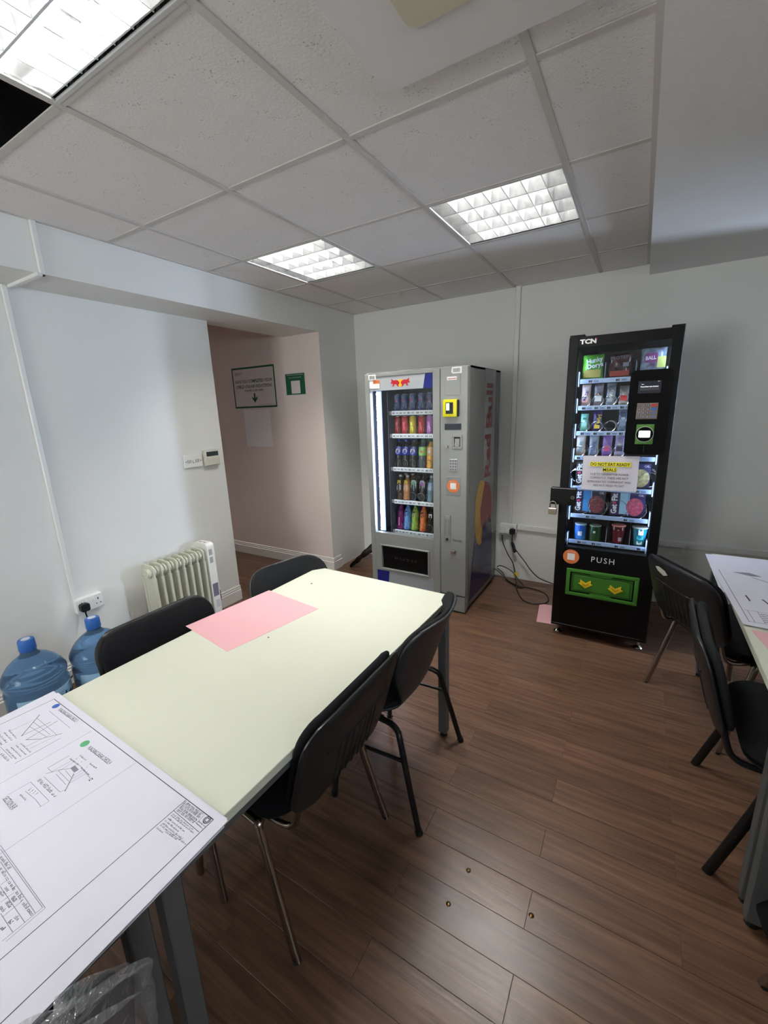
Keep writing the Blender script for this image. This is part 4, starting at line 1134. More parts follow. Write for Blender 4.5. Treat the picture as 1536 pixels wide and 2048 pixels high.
for i in range(3):
    for j in range(4):
        l = loc_in(rb, 1.352 + i * .018, C0 - .004, 1.103 + j * .02)
        if k0 is None: k0 = mk('key', MB().cyl((0, -.003, 0), (0, 0, 0), .0062, 10), mat('key_grey', (104, 106, 108), .4), kp, 40, loc=l)
        else: inst(k0, 'key', kp, l)
p = mkw('sticker_plate', MB().cbox(1.318, 1.426, C0 - .002, C0, .915, 1.05, .001), mat('plate_grey', (138, 140, 140), .3, .3), rb)
fl(disc(0, 0, .047, 32), '-y', 'orange_sticker', M_ORANGE, p, (1.371, C0 - .0021, .983))
fl([(-.022, -.022), (.022, -.022), (.022, .022), (-.022, .022)], '-y', 'sticker_square', M_WHITE, p, (1.371, C0 - .0028, .983))
text('lettering', 'NEED ASSISTANCE?', .0055, M_WHITE, p, loc_in(rb, 1.371, C0 - .003, 1.014), '-y', .05)
lk = mkw('lock_handle', MB().cbox(1.302, 1.353, C0 - .005, C0, .562, .766, .004), M_SILV, rb)
mkw('handle_inset', MB().cbox(1.312, 1.343, C0 - .0065, C0 - .004, .61, .74, .003), mat('plate_grey', (138, 140, 140), .3, .3), lk, top=rb)
mkw('lock_barrel', MB().cyl((1.327, C0 - .014, .583), (1.327, C0 - .004, .583), .010, 14), M_PRINT, lk, 40, top=rb)
mkw('return_cup', MB().cbox(1.36, 1.395, C0 - .018, C0, .478, .506, .005, 2), M_CHROME, rb, 40)
text('maker_lettering', 'Vendo', .020, M_PRINT, col, loc_in(rb, 1.405, C0 - .0008, .58), '-y', .075, shear=.3)
# stickers at the top corners
fl([(0, 0), (.065, 0), (.065, .038), (0, .038)], '-y', 'barcode_sticker', M_WHITE, door, (.69, YF - .0006, 1.745))
b = MB()
for q in range(9): b.box(.70 + q * .0052, .7025 + q * .0052, YF - .002, YF - .0012, 1.752, 1.776)
mkw('barcode', b, M_PRINT, door, top=rb)
fl([(0, .012), (.012, 0), (.075, 0), (.075, .042), (.006, .042)], '-y', 'barcode_sticker', M_WHITE, col, (1.352, C0 - .0006, 1.748))
b = MB()
for q in range(9): b.box(1.366 + q * .0056, 1.3685 + q * .0056, C0 - .002, C0 - .0012, 1.756, 1.782)
mkw('barcode', b, M_PRINT, col, top=rb)
fl([(0, 0), (.09, 0), (.09, .062), (0, .062)], '-y', 'warning_sticker', M_WHITE, ban, (.693, YF + .004, 1.684))
fl([(0, 0), (.055, 0), (.055, .026), (0, .026)], '-y', 'warning_head', M_ORANGE, ban, (.728, YF + .0033, 1.718))
text('lettering', 'WARNING', .011, M_PRINT, ban, loc_in(rb, .757, YF + .0027, 1.731), '-y', .042)
# artwork on the right-hand side
SX = X1 + .0005
def side(poly, name, m, th=.0006, up=0):
    b = MB(); b.prism(poly, 'yz', SX + up, SX + up + th); return mkw(name, b, m, rb)
side([(-.50, .075), (-.235, .075), (-.235, ZT - .005), (-.50, ZT - .005)], 'side_band', M_SILL)
M_SRED = mat('side_red', (128, 34, 40), .35)
text('side_lettering', 'Red', .15, M_SRED, rb, loc_in(rb, SX + .0012, -.40, 1.15), '+x', .33, bold=.03, turn=PI / 2)
text('side_lettering', 'Bull', .15, M_SRED, rb, loc_in(rb, SX + .0012, -.385, 1.53), '+x', .33, bold=.03, turn=PI / 2)
side([(-.50, .075), (-.80, .075), (-.66, .62), (-.50, .72), (-.30, .7), (-.235, .5), (-.235, .075)], 'navy_sweep', mat('side_navy', (24, 26, 74), .2), .0006, .0006)
side([(-.545 + .26 * math.cos(a) * .55, .72 + .26 * math.sin(a)) for a in [R(k) for k in range(55, 290, 12)]], 'yellow_arc', mat('side_yellow', (190, 150, 50), .3), .0006, .0012)
side([(-.46, .96), (-.36, .93), (-.27, .82), (-.25, .66), (-.3, .58), (-.33, .66), (-.38, .6), (-.42, .56), (-.44, .64), (-.53, .6), (-.56, .74), (-.5, .88)], 'red_emblem', M_SRED, .0006, .0018)

# ---------------------------------------------------------------- drinks
def bottle_mat(c, c2=None): 
    n = 'liquid_%02x%02x%02x' % c
    return mat(n, c, .12, coat=.4) if c2 is None else mat(n + '_%02x%02x%02x' % c2, c, .14, noise=(26, c2, .35), coat=.4)
PB = {}
def bottle(label, x, y, z, body, lab, cap, h=.215, r=.03, lean=0, logo=None, band=(.42, .70), group=None, body2=None):
    o = thing('drink_bottle', label, 'bottle', (x, y, z), 0, group)
    o.rotation_euler = (-lean, 0, 0)
    pr = [(.75, 0), (.97, .015), (1, .06), (.93, .16), (1.0, .24), (1.0, .62), (.93, .70), (.66, .80), (.45, .87), (.42, .90), (.42, .92)]
    key = ('b', round(h, 3), round(r, 3))
    if key not in PB: PB[key] = mk('bottle', MB().lathe([(a * r, t_ * h) for a, t_ in pr], (0, 0, 0), 14), bottle_mat(body, body2), o, 50)
    else: inst(PB[key], 'bottle', o, (0, 0, 0), m=bottle_mat(body, body2))
    key = ('c', round(h, 3), round(r, 3))
    if key not in PB: PB[key] = mk('cap', MB().lathe([(r * .5, h * .915), (r * .5, h * .985), (r * .42, h)], (0, 0, 0), 12), bottle_mat(cap), o, 40)
    else: inst(PB[key], 'cap', o, (0, 0, 0), m=bottle_mat(cap))
    if lab:
        key = ('l', round(h, 3), round(r, 3), band)
        if key not in PB:
            PB[key] = mk('label_sleeve', MB().lathe([(r * 1.005, h * band[0]), (r * 1.03, h * (band[0] + .02)), (r * 1.03, h * (min(band[1], .62) - .01)), (r * .99, h * band[1])], (0, 0, 0), 14, False), bottle_mat(*lab), o, 60)
        else: inst(PB[key], 'label_sleeve', o, (0, 0, 0), m=bottle_mat(*lab))
    if logo:
        for poly, m in logo:
            b = MB(); 
            b.add([(px, -math.sqrt(max(1e-6, (r * 1.06) ** 2 - px * px)), pz) for px, pz in poly], [tuple(range(len(poly)))])
            mk('label_emblem', b, m, o)
    return o
def can(label, x, y, z, col, col2=None, h=.125, r=.0265, group=None, emb=None):
    o = thing('drink_can', label, 'can', (x, y, z), 0, group)
    key = ('k', h, r)
    if key not in PB: PB[key] = mk('can_body', MB().lathe([(r * .78, 0), (r * .8, .003), (r, .01), (r, h - .014), (r * .86, h - .005)], (0, 0, 0), 16), bottle_mat(col, col2), o, 50)
    else: inst(PB[key], 'can_body', o, (0, 0, 0), m=bottle_mat(col, col2))
    key = ('t', h, r)
    if key not in PB: PB[key] = mk('can_lid', MB().lathe([(r * .86, h - .005), (r * .84, h), (r * .78, h), (r * .76, h - .003)], (0, 0, 0), 16), mat('can_lid', (196, 198, 204), .25, .9), o, 50)
    else: inst(PB[key], 'can_lid', o, (0, 0, 0))
    if emb:
        for poly, m in emb:
            b = MB(); b.add([(px, -math.sqrt(max(1e-6, (r * 1.02) ** 2 - px * px)), pz) for px, pz in poly], [tuple(range(len(poly)))])
            mk('printed_emblem', b, m, o)
    return o
ORD = ['first from the left', 'second from the left', 'third from the left', 'fourth from the left', 'fifth from the left']
rows = ['top shelf', 'second shelf', 'third shelf', 'fourth shelf', 'bottom shelf']
YI = -.70
M_EW = mat('emblem_white', (236, 236, 240), .4); M_EB = mat('emblem_blue', (28, 52, 150), .4); M_ER = mat('emblem_red', (200, 40, 60), .4)
def half(cx, cz, r, a0, a1): return [(cx + r * math.cos(R(a)), cz + r * math.sin(R(a))) for a in range(a0, a1 + 1, 15)]
for k, x in enumerate(RBX):
    can('slim blue and silver can, %s on the top shelf' % ORD[k], x, YI, RBZ[0] - .007, (30, 48, 132), (120, 132, 168), .132, .026, 'cans in the silver machine',
        [([(-.02, .02), (.02, .026), (.02, .046), (-.02, .038)], M_EW), (half(0, .085, .008, 0, 345), M_ER)])
c2 = [((150, 24, 36), 'dark red'), ((206, 44, 56), 'bright red'), ((226, 196, 40), 'yellow'), ((198, 40, 48), 'scarlet'), ((206, 120, 214), 'pink')]
for k, x in enumerate(RBX):
    can('%s can, %s on the second shelf' % (c2[k][1], ORD[k]), x, YI, RBZ[1] - .007, c2[k][0], None, .142, .0275, 'cans in the silver machine',
        [([(-.012, .02), (.010, .02), (.012, .05), (.002, .095), (-.008, .095), (-.006, .05)], mat('can_flash_%d' % k, tuple(min(255, v + 60) for v in c2[k][0]), .35)),
         ([(-.02, .1), (.02, .1), (.018, .122), (-.018, .122)], mat('can_dark', (70, 60, 70), .4))])
globe = [(half(0, .128, .020, 0, 345), M_EW), (half(0, .1285, .0175, 15, 165), M_ER), (half(0, .1275, .0175, 195, 345), M_EB)]
c3 = [((20, 14, 14), ((28, 40, 150),), (36, 72, 178), globe, 'dark cola bottle with blue round-logo label'), ((18, 13, 12), ((26, 44, 160),), (40, 84, 190), globe, 'dark cola bottle with blue round-logo label'),
      ((24, 15, 12), ((30, 38, 140),), (30, 40, 90), globe, 'dark cola bottle with blue round-logo label'), ((70, 84, 92), ((120, 196, 90), (170, 214, 120)), (34, 128, 76), [(half(.004, .128, .009, 0, 345), M_ER)], 'clear lemonade bottle with green label'),
      ((232, 166, 60), ((238, 178, 110), (240, 200, 150)), (34, 120, 74), [(half(0, .128, .009, 0, 345), M_EW)], 'orange drink bottle with pale orange label')]
for k, x in enumerate(RBX):
    bd, lb, cp, lg, nm = c3[k]
    bottle('%s, %s on the third shelf' % (nm, ORD[k]), x, YI, RBZ[2] - .007, bd, lb, cp, .222, .031, R(4), lg, (.44, .74), 'bottles on the third shelf of the silver machine')
    bottle('%s, behind the %s, third shelf' % (nm, ORD[k].split()[0]), x + .004, YI + .085, RBZ[2] - .007, bd, lb, cp, .222, .031, R(4), None, (.44, .74), 'bottles on the third shelf of the silver machine')
W1 = [([(-.022, .10), (.022, .10), (.023, .15), (.012, .165), (-.012, .165), (-.023, .15)], mat('mint_label', (196, 226, 206), .45)), (half(0, .135, .012, 0, 345), mat('mint_dot', (120, 190, 150), .45))]
W2 = [([(-.022, .10), (.022, .10), (.023, .15), (.012, .165), (-.012, .165), (-.023, .15)], mat('lilac_label', (222, 206, 230), .45)), (half(0, .135, .012, 0, 345), mat('lilac_dot', (170, 90, 170), .45))]
YL = [([(-.016, .125), (.014, .13), (.016, .155), (-.012, .16)], mat('yellow_flash', (226, 200, 60), .45)), ([(-.018, .075), (.018, .08), (.018, .12), (-.018, .115)], mat('bluewhite_flash', (190, 200, 214), .45))]
c4 = [((60, 36, 26), None, (210, 208, 200), YL, 'dark brown juice bottle with white cap'), ((196, 132, 80), None, (226, 224, 216), YL, 'amber juice bottle with white cap'), ((34, 38, 34), None, (24, 26, 26), W1, 'dark bottle with pale mint label'),
      ((26, 24, 30), None, (24, 24, 28), W2, 'dark bottle with lilac label'), ((120, 150, 168), ((120, 150, 200), (190, 208, 230)), (214, 216, 224), None, 'clear water bottle with blue label')]
for k, x in enumerate(RBX):
    bd, lb, cp, lg, nm = c4[k]
    bottle('%s, %s on the fourth shelf' % (nm, ORD[k]), x, YI, RBZ[3] - .007, bd, lb, cp, .20 if k < 2 else .205, .030, R(7), lg, (.44, .74), 'bottles on the fourth shelf of the silver machine')
    bottle('%s, behind the %s, fourth shelf' % (nm, ORD[k].split()[0]), x + .004, YI + .085, RBZ[3] - .007, bd, lb, cp, .20 if k < 2 else .205, .030, R(7), None, (.44, .74), 'bottles on the fourth shelf of the silver machine')
c5 = [((150, 40, 120), (90, 20, 70), (120, 20, 60), 'magenta'), ((40, 110, 206), (150, 190, 236), (30, 70, 170), 'bright blue'), ((60, 150, 70), (208, 206, 60), (30, 110, 60), 'green and yellow'), ((214, 60, 40), (236, 160, 70), (190, 36, 36), 'red and orange'), ((20, 18, 22), None, (20, 20, 22), 'black')]
for k, x in enumerate(RBX):
    a, b2, cp, nm = c5[k]
    lg = [([(-.014, .12), (.014, .12), (.014, .15), (-.014, .15)], M_EW)] if k == 4 else [([(-.005, .03), (.006, .03), (.004, .1), (-.006, .1)], mat('sleeve_flash_%d' % k, tuple(min(255, v + 70) for v in a), .4)), ([(-.016, .145), (.012, .15), (.014, .158), (-.014, .154)], M_PRINT), ([(-.012, .115), (.016, .12), (.014, .128), (-.012, .123)], M_PRINT)]
    bottle('%s sports drink bottle, %s on the bottom shelf' % (nm, ORD[k]), x, YI, RBZ[4] - .007, a, None, cp, .215, .031, R(7), lg, (.2, .7), 'bottles on the bottom shelf of the silver machine', b2)

# ================================================================== black snack machine
tc = thing('snack_vending_machine', 'black snack vending machine with green push flap', 'vending machine', (2.352, -.48, 0))
M_TB = mat('black_powder_coat', (7, 7, 8), .4, spec=.25)
M_TP = mat('black_gloss_panel', (5, 5, 6), .2, spec=.2)
M_TI = mat('snack_interior', (26, 28, 34), .45)
M_TSTR = mat('blue_lit_price_strip', (168, 188, 220), .35)  # blue of the LED light is put into the strip colour
X0, X1, YF, YB, Z0, ZT = 2.076, 2.632, -.85, -.12, .075, 1.9
GX0, GX1, GZ0, GZ1 = 2.128, 2.578, .632, 1.842
mkw('side_panel', MB().cbox(X0, X0 + .02, YF + .05, YB, Z0, ZT, .003), M_TB, tc)
mkw('side_panel', MB().cbox(X1 - .02, X1, YF + .05, YB, Z0, ZT, .003), M_TB, tc)
mkw('top_panel', MB().cbox(X0, X1, YF + .05, YB, ZT - .02, ZT, .003), M_TB, tc)
mkw('back_panel', MB().box(X0 + .02, X1 - .02, YB - .02, YB, Z0, ZT - .02), M_TB, tc)
mkw('base_panel', MB().box(X0 + .005, X1 - .005, YF + .03, YB, Z0 - .012, Z0 + .02), M_TB, tc)
b = MB(); b.cbox(X0 + .0, X0 + .08, YF + .02, YF + .1, ZT, ZT + .012, .002); b.cbox(X1 - .06, X1, YF + .02, YF + .1, ZT, ZT + .012, .002)
mkw('hinge_cap', b, M_TB, tc)
d = MB()
d.cbox(X0, GX0, YF, YF + .05, Z0, ZT, .004); d.cbox(GX1, X1, YF, YF + .05, Z0, ZT, .004); d.box(GX0 - .003, GX1 + .003, YF + .001, YF + .05, GZ1, ZT - .002)
d.box(GX0 - .003, GX1 + .003, YF + .001, YF + .05, Z0 + .002, GZ0)
door = mkw('door_frame', d, M_TB, tc)
mkw('bottom_rail', MB().cbox(X0, X1, YF - .002, YF + .01, Z0 - .004, Z0 + .012, .002), M_TB, tc)
mkw('glass_pane', MB().box(GX0, GX1, YF + .01, YF + .014, GZ0, GZ1), GLASS, tc)
c = MB()
c.box(GX0 - .025, GX0 - .02, YF + .05, -.3, GZ0 - .02, GZ1 + .02); c.box(GX1 + .02, GX1 + .025, YF + .05, -.3, GZ0 - .02, GZ1 + .02)
c.box(GX0 - .025, GX1 + .025, -.3, -.29, GZ0 - .02, GZ1 + .02); c.box(GX0 - .025, GX1 + .025, YF + .05, -.3, GZ1 + .01, GZ1 + .02)
c.box(GX0 - .025, GX1 + .025, YF + .05, -.3, GZ0 - .03, GZ0 - .02)
mkw('cavity_lining', c, M_TI, tc)
b = MB()
for x in (GX0 - .014, GX1 + .008): b.box(x, x + .006, YF + .052, YF + .06, GZ0 + .03, GZ1 - .02)
mkw('led_strip', b, mat('snack_led', (255, 255, 255), .5, emit=((190, 214, 255), 45.0)), tc)
TZ = [1.664, 1.509, 1.358, 1.209, 1.018, .838, .664]
TXC = {0: [2.2, 2.343, 2.513], 1: [2.175, 2.243, 2.31, 2.378], 2: [2.177, 2.249, 2.32, 2.385], 3: [2.167, 2.24, 2.314, 2.381], 4: [2.21, 2.5], 5: [2.245, 2.455], 6: [2.207, 2.291, 2.421, 2.54]}
tco = {}
for i, z in enumerate(TZ):
    mkw('shelf', MB().box(GX0 + .006, GX1 - .004, -.772, -.33, z - .01, z - .004), M_INTD, tc)
    st = mkw('price_strip', MB().cbox(GX0 + .012, GX1 - .008, -.782, -.773, z - .024, z + .002, .002), M_TSTR, tc)
    b = MB()
    for x in (GX0 + .003, GX1 - .007): b.box(x, x + .006, -.784, -.74, z - .04, z + .045)
    mkw('shelf_bracket', b, mat('bracket_zinc', (190, 204, 228), .3, .5), tc)
    b = MB(); bb = MB()
    for x in TXC[i]:
        b.box(x - .012, x - .002, -.7832, -.7818, z - .019, z - .007); b.box(x + .0, x + .006, -.7832, -.7818, z - .019, z - .007)
        bb.box(x + .016, x + .042, -.7832, -.7818, z - .018, z - .008)
    mkw('strip_numbers', b, M_PRINT, st, top=tc); mkw('strip_tags', bb, mat('strip_tag_grey', (120, 140, 172), .4), st, top=tc)
    rr = .052 if i in (4, 5) else (.031 if i in (1, 2, 3) else 0)
    if rr:
        for x in (TXC[i] if i < 4 else [v + s for v in TXC[i] for s in (-.05, .05)]):
            l = loc_in(tc, x, -.776, z - .003)
            if rr not in tco: tco[rr] = mk('coil', coil(rr, 4, .22), M_WIRE, tc, 70, loc=l)
            else: inst(tco[rr], 'coil', tc, l)
    if i in (0, 6):
        for x in ([2.27, 2.425] if i == 0 else [2.355, 2.485]): mkw('divider', MB().box(x - .001, x + .001, -.77, -.4, z - .004, z + .09), mat('bracket_zinc', (190, 204, 228), .3, .5), tc)
mkw('chute', MB().box(GX0, GX1, -.80, -.5, GZ0 - .012, GZ0 - .006), M_TI, tc)
# control panel
b = MB(); b.prism(rrect(2.406, 2.6, 1.234, 1.692, .022), 'xz', YF - .016, YF + .012)
pn = mkw('control_panel', b, M_TP, tc, 40)
P0 = YF - .016
sc = mkw('screen', MB().cbox(2.447, 2.554, P0 - .002, P0, 1.568, 1.634, .001), mat('screen_dark', (30, 31, 38), .2, emit=((40, 42, 54), .25)), pn, top=tc)
M_GLOW = mat('screen_white', (240, 240, 245), .4, emit=((240, 240, 250), .9))
text('screen_text', 'Please Enter Item Number', .0068, M_GLOW, sc, loc_in(tc, 2.5, P0 - .0026, 1.604), '-y', .085, shear=.2, bold=.02)
text('screen_text', 'Item', .005, M_GLOW, sc, loc_in(tc, 2.468, P0 - .0026, 1.617), '-y')
text('screen_text', '06:00', .003, M_GLOW, sc, loc_in(tc, 2.541, P0 - .0026, 1.629), '-y')
mkw('entry_box', MB().box(2.456, 2.545, P0 - .0026, P0 - .002, 1.584, 1.597), mat('entry_grey', (62, 62, 66), .4), sc, top=tc)
kp = mkw('keypad', MB().cbox(2.45, 2.551, P0 - .004, P0, 1.43, 1.517, .002), mat('keypad_bronze', (132, 120, 108), .35, .4), pn, top=tc)
KM = mat('key_violet_grey', (96, 98, 122), .3, .3); k0 = None
lab = [['*', '7', '4', '1'], ['0', '8', '5', '2'], ['#', '9', '6', '3']]
for i in range(4):
    for j in range(4):
        wdt = .012 if i < 3 else .026
        x = 2.463 + i * .0205 + (.007 if i == 3 else 0); z = 1.443 + j * .0205
        m_ = KM if i < 3 else [mat('key_grey_blue', (112, 120, 150), .3), mat('key_slate', (104, 112, 150), .3), mat('key_blue', (52, 104, 190), .3), mat('key_red', (190, 58, 58), .3)][j]
        ky = mk('key', MB().cbox(-wdt / 2, wdt / 2, -.003, 0, -.0065, .0065, .001), m_, pn, loc=loc_in(tc, x, P0 - .004, z))
        if i < 3: text('key_digit', lab[i][j], .008, M_GLOW if False else M_WHITE, ky, (0, -.0034, 0), '-y')
rd = mkw('card_reader', MB().cbox(2.458, 2.544, P0 - .004, P0, 1.292, 1.402, .002), mat('reader_green', (78, 128, 50), .4), pn, top=tc)
b = MB(); b.prism([(x + 2.501, z + 1.348) for x, z in disc(0, 0, .043, 32)], 'xz', P0 - .009, P0 - .004); mkw('reader_ring', b, mat('ring_pale', (200, 204, 190), .3, .3), rd, 40, top=tc)
b = MB(); b.prism([(x + 2.501, z + 1.348) for x, z in disc(0, 0, .0405, 32)], 'xz', P0 - .0105, P0 - .009); mkw('reader_face', b, M_TP, rd, 40, top=tc)
b = MB(); b.prism(rrect(2.472, 2.528, 1.33, 1.368, .006), 'xz', P0 - .0112, P0 - .0105); mkw('reader_display', b, mat('reader_lit', (225, 235, 238), .4, emit=((215, 232, 238), .9)), rd, top=tc)
text('display_text', 'VISA', .006, mat('teal_print', (60, 150, 160), .5), rd, loc_in(tc, 2.487, P0 - .0118, 1.357), '-y')
mkw('panel_slot', MB().box(2.503, 2.506, P0 - .0006, P0, 1.247, 1.285), mat('slot_grey', (46, 46, 48), .4), pn, top=tc)
# maker lettering, push flap
text('maker_lettering', 'TCN', .024, M_WHITE, door, loc_in(tc, 2.176, YF - .0006, 1.869), '-y', .085, bold=.05)
fl2 = MB(); fl2.prism([(2.214, 1.879), (2.222, 1.883), (2.222, 1.868)], 'xz', YF - .0012, YF - .0004); mkw('red_tick', fl2, M_RED, door, top=tc)
text('lettering', 'PUSH', .037, M_WHITE, door, loc_in(tc, 2.353, YF - .0006, .57), '-y', .128, bold=.0, spacing=1.25)
M_FG = mat('flap_green', (66, 126, 44), .38)
M_FGD = mat('flap_green_dark', (50, 104, 34), .4)
b = MB(); 
ou = rrect(2.152, 2.56, .309, .492, .012); 
b.cbox(2.152, 2.56, YF - .012, YF, .47, .492, .005, 2); b.cbox(2.152, 2.56, YF - .012, YF, .309, .331, .005, 2); b.cbox(2.152, 2.176, YF - .012, YF, .325, .476, .005, 2); b.cbox(2.536, 2.56, YF - .012, YF, .325, .476, .005, 2)
b.prism([(2.29, .47), (2.31, .458), (2.40, .458), (2.42, .47)], 'xz', YF - .009, YF)
b.prism([(2.29, .331), (2.31, .341), (2.40, .341), (2.42, .331)], 'xz', YF - .009, YF)
mkw('flap_frame', b, M_FG, tc, 40)
fp = mkw('push_flap', MB().cbox(2.182, 2.53, YF - .004, YF + .004, .337, .464, .003), M_FGD, tc)
mkw('flap_gasket', MB().box(2.172, 2.54, YF - .0015, YF + .001, .328, .473), M_TP, tc)
b = MB(); b.cbox(2.197, 2.515, YF - .0075, YF - .004, .35, .452, .003); mkw('raised_field', b, M_FG, fp, top=tc)
def arrow(cx, cz):
    b = MB(); b.prism([(cx - .031, cz + .022), (cx - .031, cz + .0), (cx - .041, cz - .004), (cx, cz - .033), (cx + .041, cz - .004), (cx + .031, cz + .0), (cx + .031, cz + .022), (cx, cz + .002)], 'xz', YF - .013, YF - .007)
    a = mkw('arrow', b, mat('arrow_yellow', (236, 200, 42), .4), fp, top=tc)
    b = MB(); b.prism([(cx - .02, cz + .006), (cx - .02, cz - .004), (cx, cz - .019), (cx + .02, cz - .004), (cx + .02, cz + .006), (cx, cz - .008)], 'xz', YF - .0142, YF - .013)
    mkw('arrow_centre', b, mat('arrow_amber', (206, 160, 36), .4), a, top=tc) if False else mkw('arrow_centre', b, mat('arrow_amber', (206, 160, 36), .4), fp, top=tc)
arrow(2.268, .405); arrow(2.437, .398)
# round orange sticker
b = MB(); b.prism([(x + 2.171, z + .569) for x, z in disc(0, 0, .048, 32)], 'xz', YF - .0012, YF); ks = mkw('orange_sticker', b, M_ORANGE, door, top=tc)
mkw('sticker_square', MB().box(2.149, 2.193, YF - .0018, YF - .0012, .547, .591), M_WHITE, door, top=tc)
text('lettering', 'NEED ASSISTANCE?', .0055, M_WHITE, door, loc_in(tc, 2.171, YF - .0018, .602), '-y', .05)
# welded lock box on the left edge
bx = mkw('lock_box', MB().cbox(2.03, 2.178, YF - .045, YF, .915, 1.02, .003), M_TB, tc)
b = MB(); b.prism([(x + 2.16, z + .965) for x, z in disc(0, 0, .012, 16)], 'xz', YF - .049, YF - .045); mkw('lock_cylinder', b, M_CHROME, bx, 40, top=tc)
mkw('lock_keyway', MB().box(2.158, 2.162, YF - .0497, YF - .049, .958, .972), M_PRINT, bx, top=tc)
for sx in (X0 + .04, X1 - .04):
    for sy in (YF + .055, YB - .06):
        b = MB(); b.lathe([(.026, 0), (.027, .006), (.020, .014), (.009, .022), (.008, .07)], (sx, sy, 0), 18); mkw('levelling_foot', b, M_CHROME, tc, 40)
pad = thing('padlock', 'small brass padlock hanging from the black machine', 'padlock', (2.052, -.915, .855))
mk('lock_body', MB().cbox(-.024, .024, -.01, .01, 0, .04, .003), mat('padlock_brass', (170, 158, 134), .3, .8), pad)
mk('shackle', MB().tube([(-.017, 0, .038), (-.017, 0, .066)] + [(-.017 * math.cos(PI * k / 8), 0, .066 + .017 * math.sin(PI * k / 8)) for k in range(1, 8)] + [(.017, 0, .066), (.017, 0, .038)], .0042, 8), M_CHROME, pad, 60)
# paper notice
nt = thing('paper_notice', 'white paper notice with yellow highlighted heading taped to the glass', 'notice', (2.345, YF - .001, 1.118))
nt.rotation_euler = (0, R(-.6), 0)
b = MB(); b.grid(lambda u, v: (-.146 + .292 * u, -.002 - .0025 * math.sin(9 * u + 4 * v) * u * (1 - u) * 2, -.103 + .206 * v), 12, 8)
mk('sheet', b, mat('notice_paper', (214, 210, 220), .5), nt, 60)
M_HL = mat('yellow_highlight', (238, 226, 40), .5)
mk('highlight', MB().box(-.108, .108, -.0062, -.0058, .041, .067), M_HL, nt); mk('highlight', MB().box(-.038, .038, -.0062, -.0058, .009, .035), M_HL, nt)
M_NT = mat('notice_ink', (60, 60, 66), .6)
text('heading', 'DO NOT EAT READY', .0175, M_PRINT, nt, (0, -.0066, .054), '-y', .206, bold=.02)
text('heading', 'MEALS', .0175, M_PRINT, nt, (0, -.0066, .022), '-y', .07, bold=.02)
for k, (s, wd) in enumerate((('DUE TO GENERATOR POWER', .20), ('CURRENTLY, THESE ARE NOT', .20), ('REFRIGERATED OVERNIGHT AND', .228), ('ARE NOT FRESH TO EAT', .162))):
    text('body_text', s, .0125, M_NT, nt, (0, -.0066, -.006 - k * .0225), '-y', wd)

# ---------------------------------------------------------------- snacks
WR = {}
def wrapper(label, x, z, w, h, c1, c2, lean=.12, y=-.735, t_=.02, amt=.35, sc_=22, words=None, wc=None, group=None, name='snack_bar', cat='snack bar', patches=()):
    o = thing(name, label, cat, (x, y, z), 0, group); o.rotation_euler = (-lean, 0, 0)
    def fn(sgn):
        def f(u, v):
            e = (1 - abs(2 * u - 1) ** 4) * (1 - abs(2 * v - 1) ** 6)
            cr = .0015 * math.sin(u * 40) * (1 if v < .06 or v > .94 else 0)
            return ((u - .5) * w * (1 - .05 * math.sin(PI * v)), sgn * t_ / 2 * e + cr + .0015 * math.sin(13 * v + 7 * u) * e, v * h)
        return f
    b = MB(); b.grid(fn(-1), 14, 14); b.grid(fn(1), 14, 14)
    m = mat('wrap_' + ''.join('%02x' % v for v in c1 + c2), c1, .22, noise=(sc_, c2, amt), coat=.5)
    body = mk('wrapper', b, m, o, 50)
    for px, pz, pw, ph, pc in patches:
        q = MB(); q.grid(lambda u, v: (px + (u - .5) * pw, -t_ / 2 - .0022, pz + (v - .5) * ph), 2, 2)
        mk('print_patch', q, mat('patch_' + ''.join('%02x' % v for v in pc), pc, .3), o)
    if words:
        for k, (s, th_, px, pz, wd, tn) in enumerate(words):
            text('brand_lettering', s, th_, mat('word_' + ''.join('%02x' % v for v in wc), wc, .35), o, (px, -t_ / 2 - .0034, pz), '-y', wd, bold=.03, turn=tn)
    return o
G0 = 'crisp bags on the top shelf of the black machine'
wrapper('green crisp bag, left on the top shelf of the black machine', 2.2, TZ[0], .115, .142, (110, 196, 60), (58, 130, 40), .1, t_=.045, name='crisp_bag', cat='crisp bag', words=[('Hunky', .026, .01, .102, .085, R(10)), ('Dorys', .026, .014, .072, .085, R(10))], wc=(232, 242, 244), group=G0, patches=[(0.0, .03, .09, .045, (176, 166, 92))])
wrapper('dark red snack bag, middle of the top shelf of the black machine', 2.343, TZ[0], .122, .135, (86, 30, 36), (30, 20, 26), .1, t_=.045, name='crisp_bag', cat='crisp bag', words=[('PROTEIN', .018, 0, .11, .1, R(4))], wc=(120, 116, 140), group=G0, patches=[(.03, .07, .03, .022, (150, 156, 176)), (0, .022, .1, .03, (150, 60, 54))])
wrapper('pale blue and pink snack bag, right on the top shelf of the black machine', 2.505, TZ[0], .125, .152, (168, 190, 205), (84, 60, 90), .1, t_=.045, name='crisp_bag', cat='crisp bag', group=G0, words=[('BALL', .02, -.012, .095, .05, R(4))], wc=(235, 225, 240), patches=[(-.01, .095, .06, .05, (130, 60, 110)), (.04, .07, .04, .06, (190, 200, 110))])
G1 = 'snack bars in the black machine'
R2 = [('white and pink bar wrapper', (226, 220, 222), (226, 170, 160), (60, 80, 130), 'RICE'), ('silver bar wrapper with red edge', (170, 176, 190), (90, 40, 48), (230, 232, 238), ''), ('brown and pale blue bar wrapper', (84, 70, 62), (168, 186, 210), (220, 214, 200), 'UFO'), ('black bar wrapper with red spots', (44, 34, 34), (200, 196, 190), (214, 60, 60), '')]
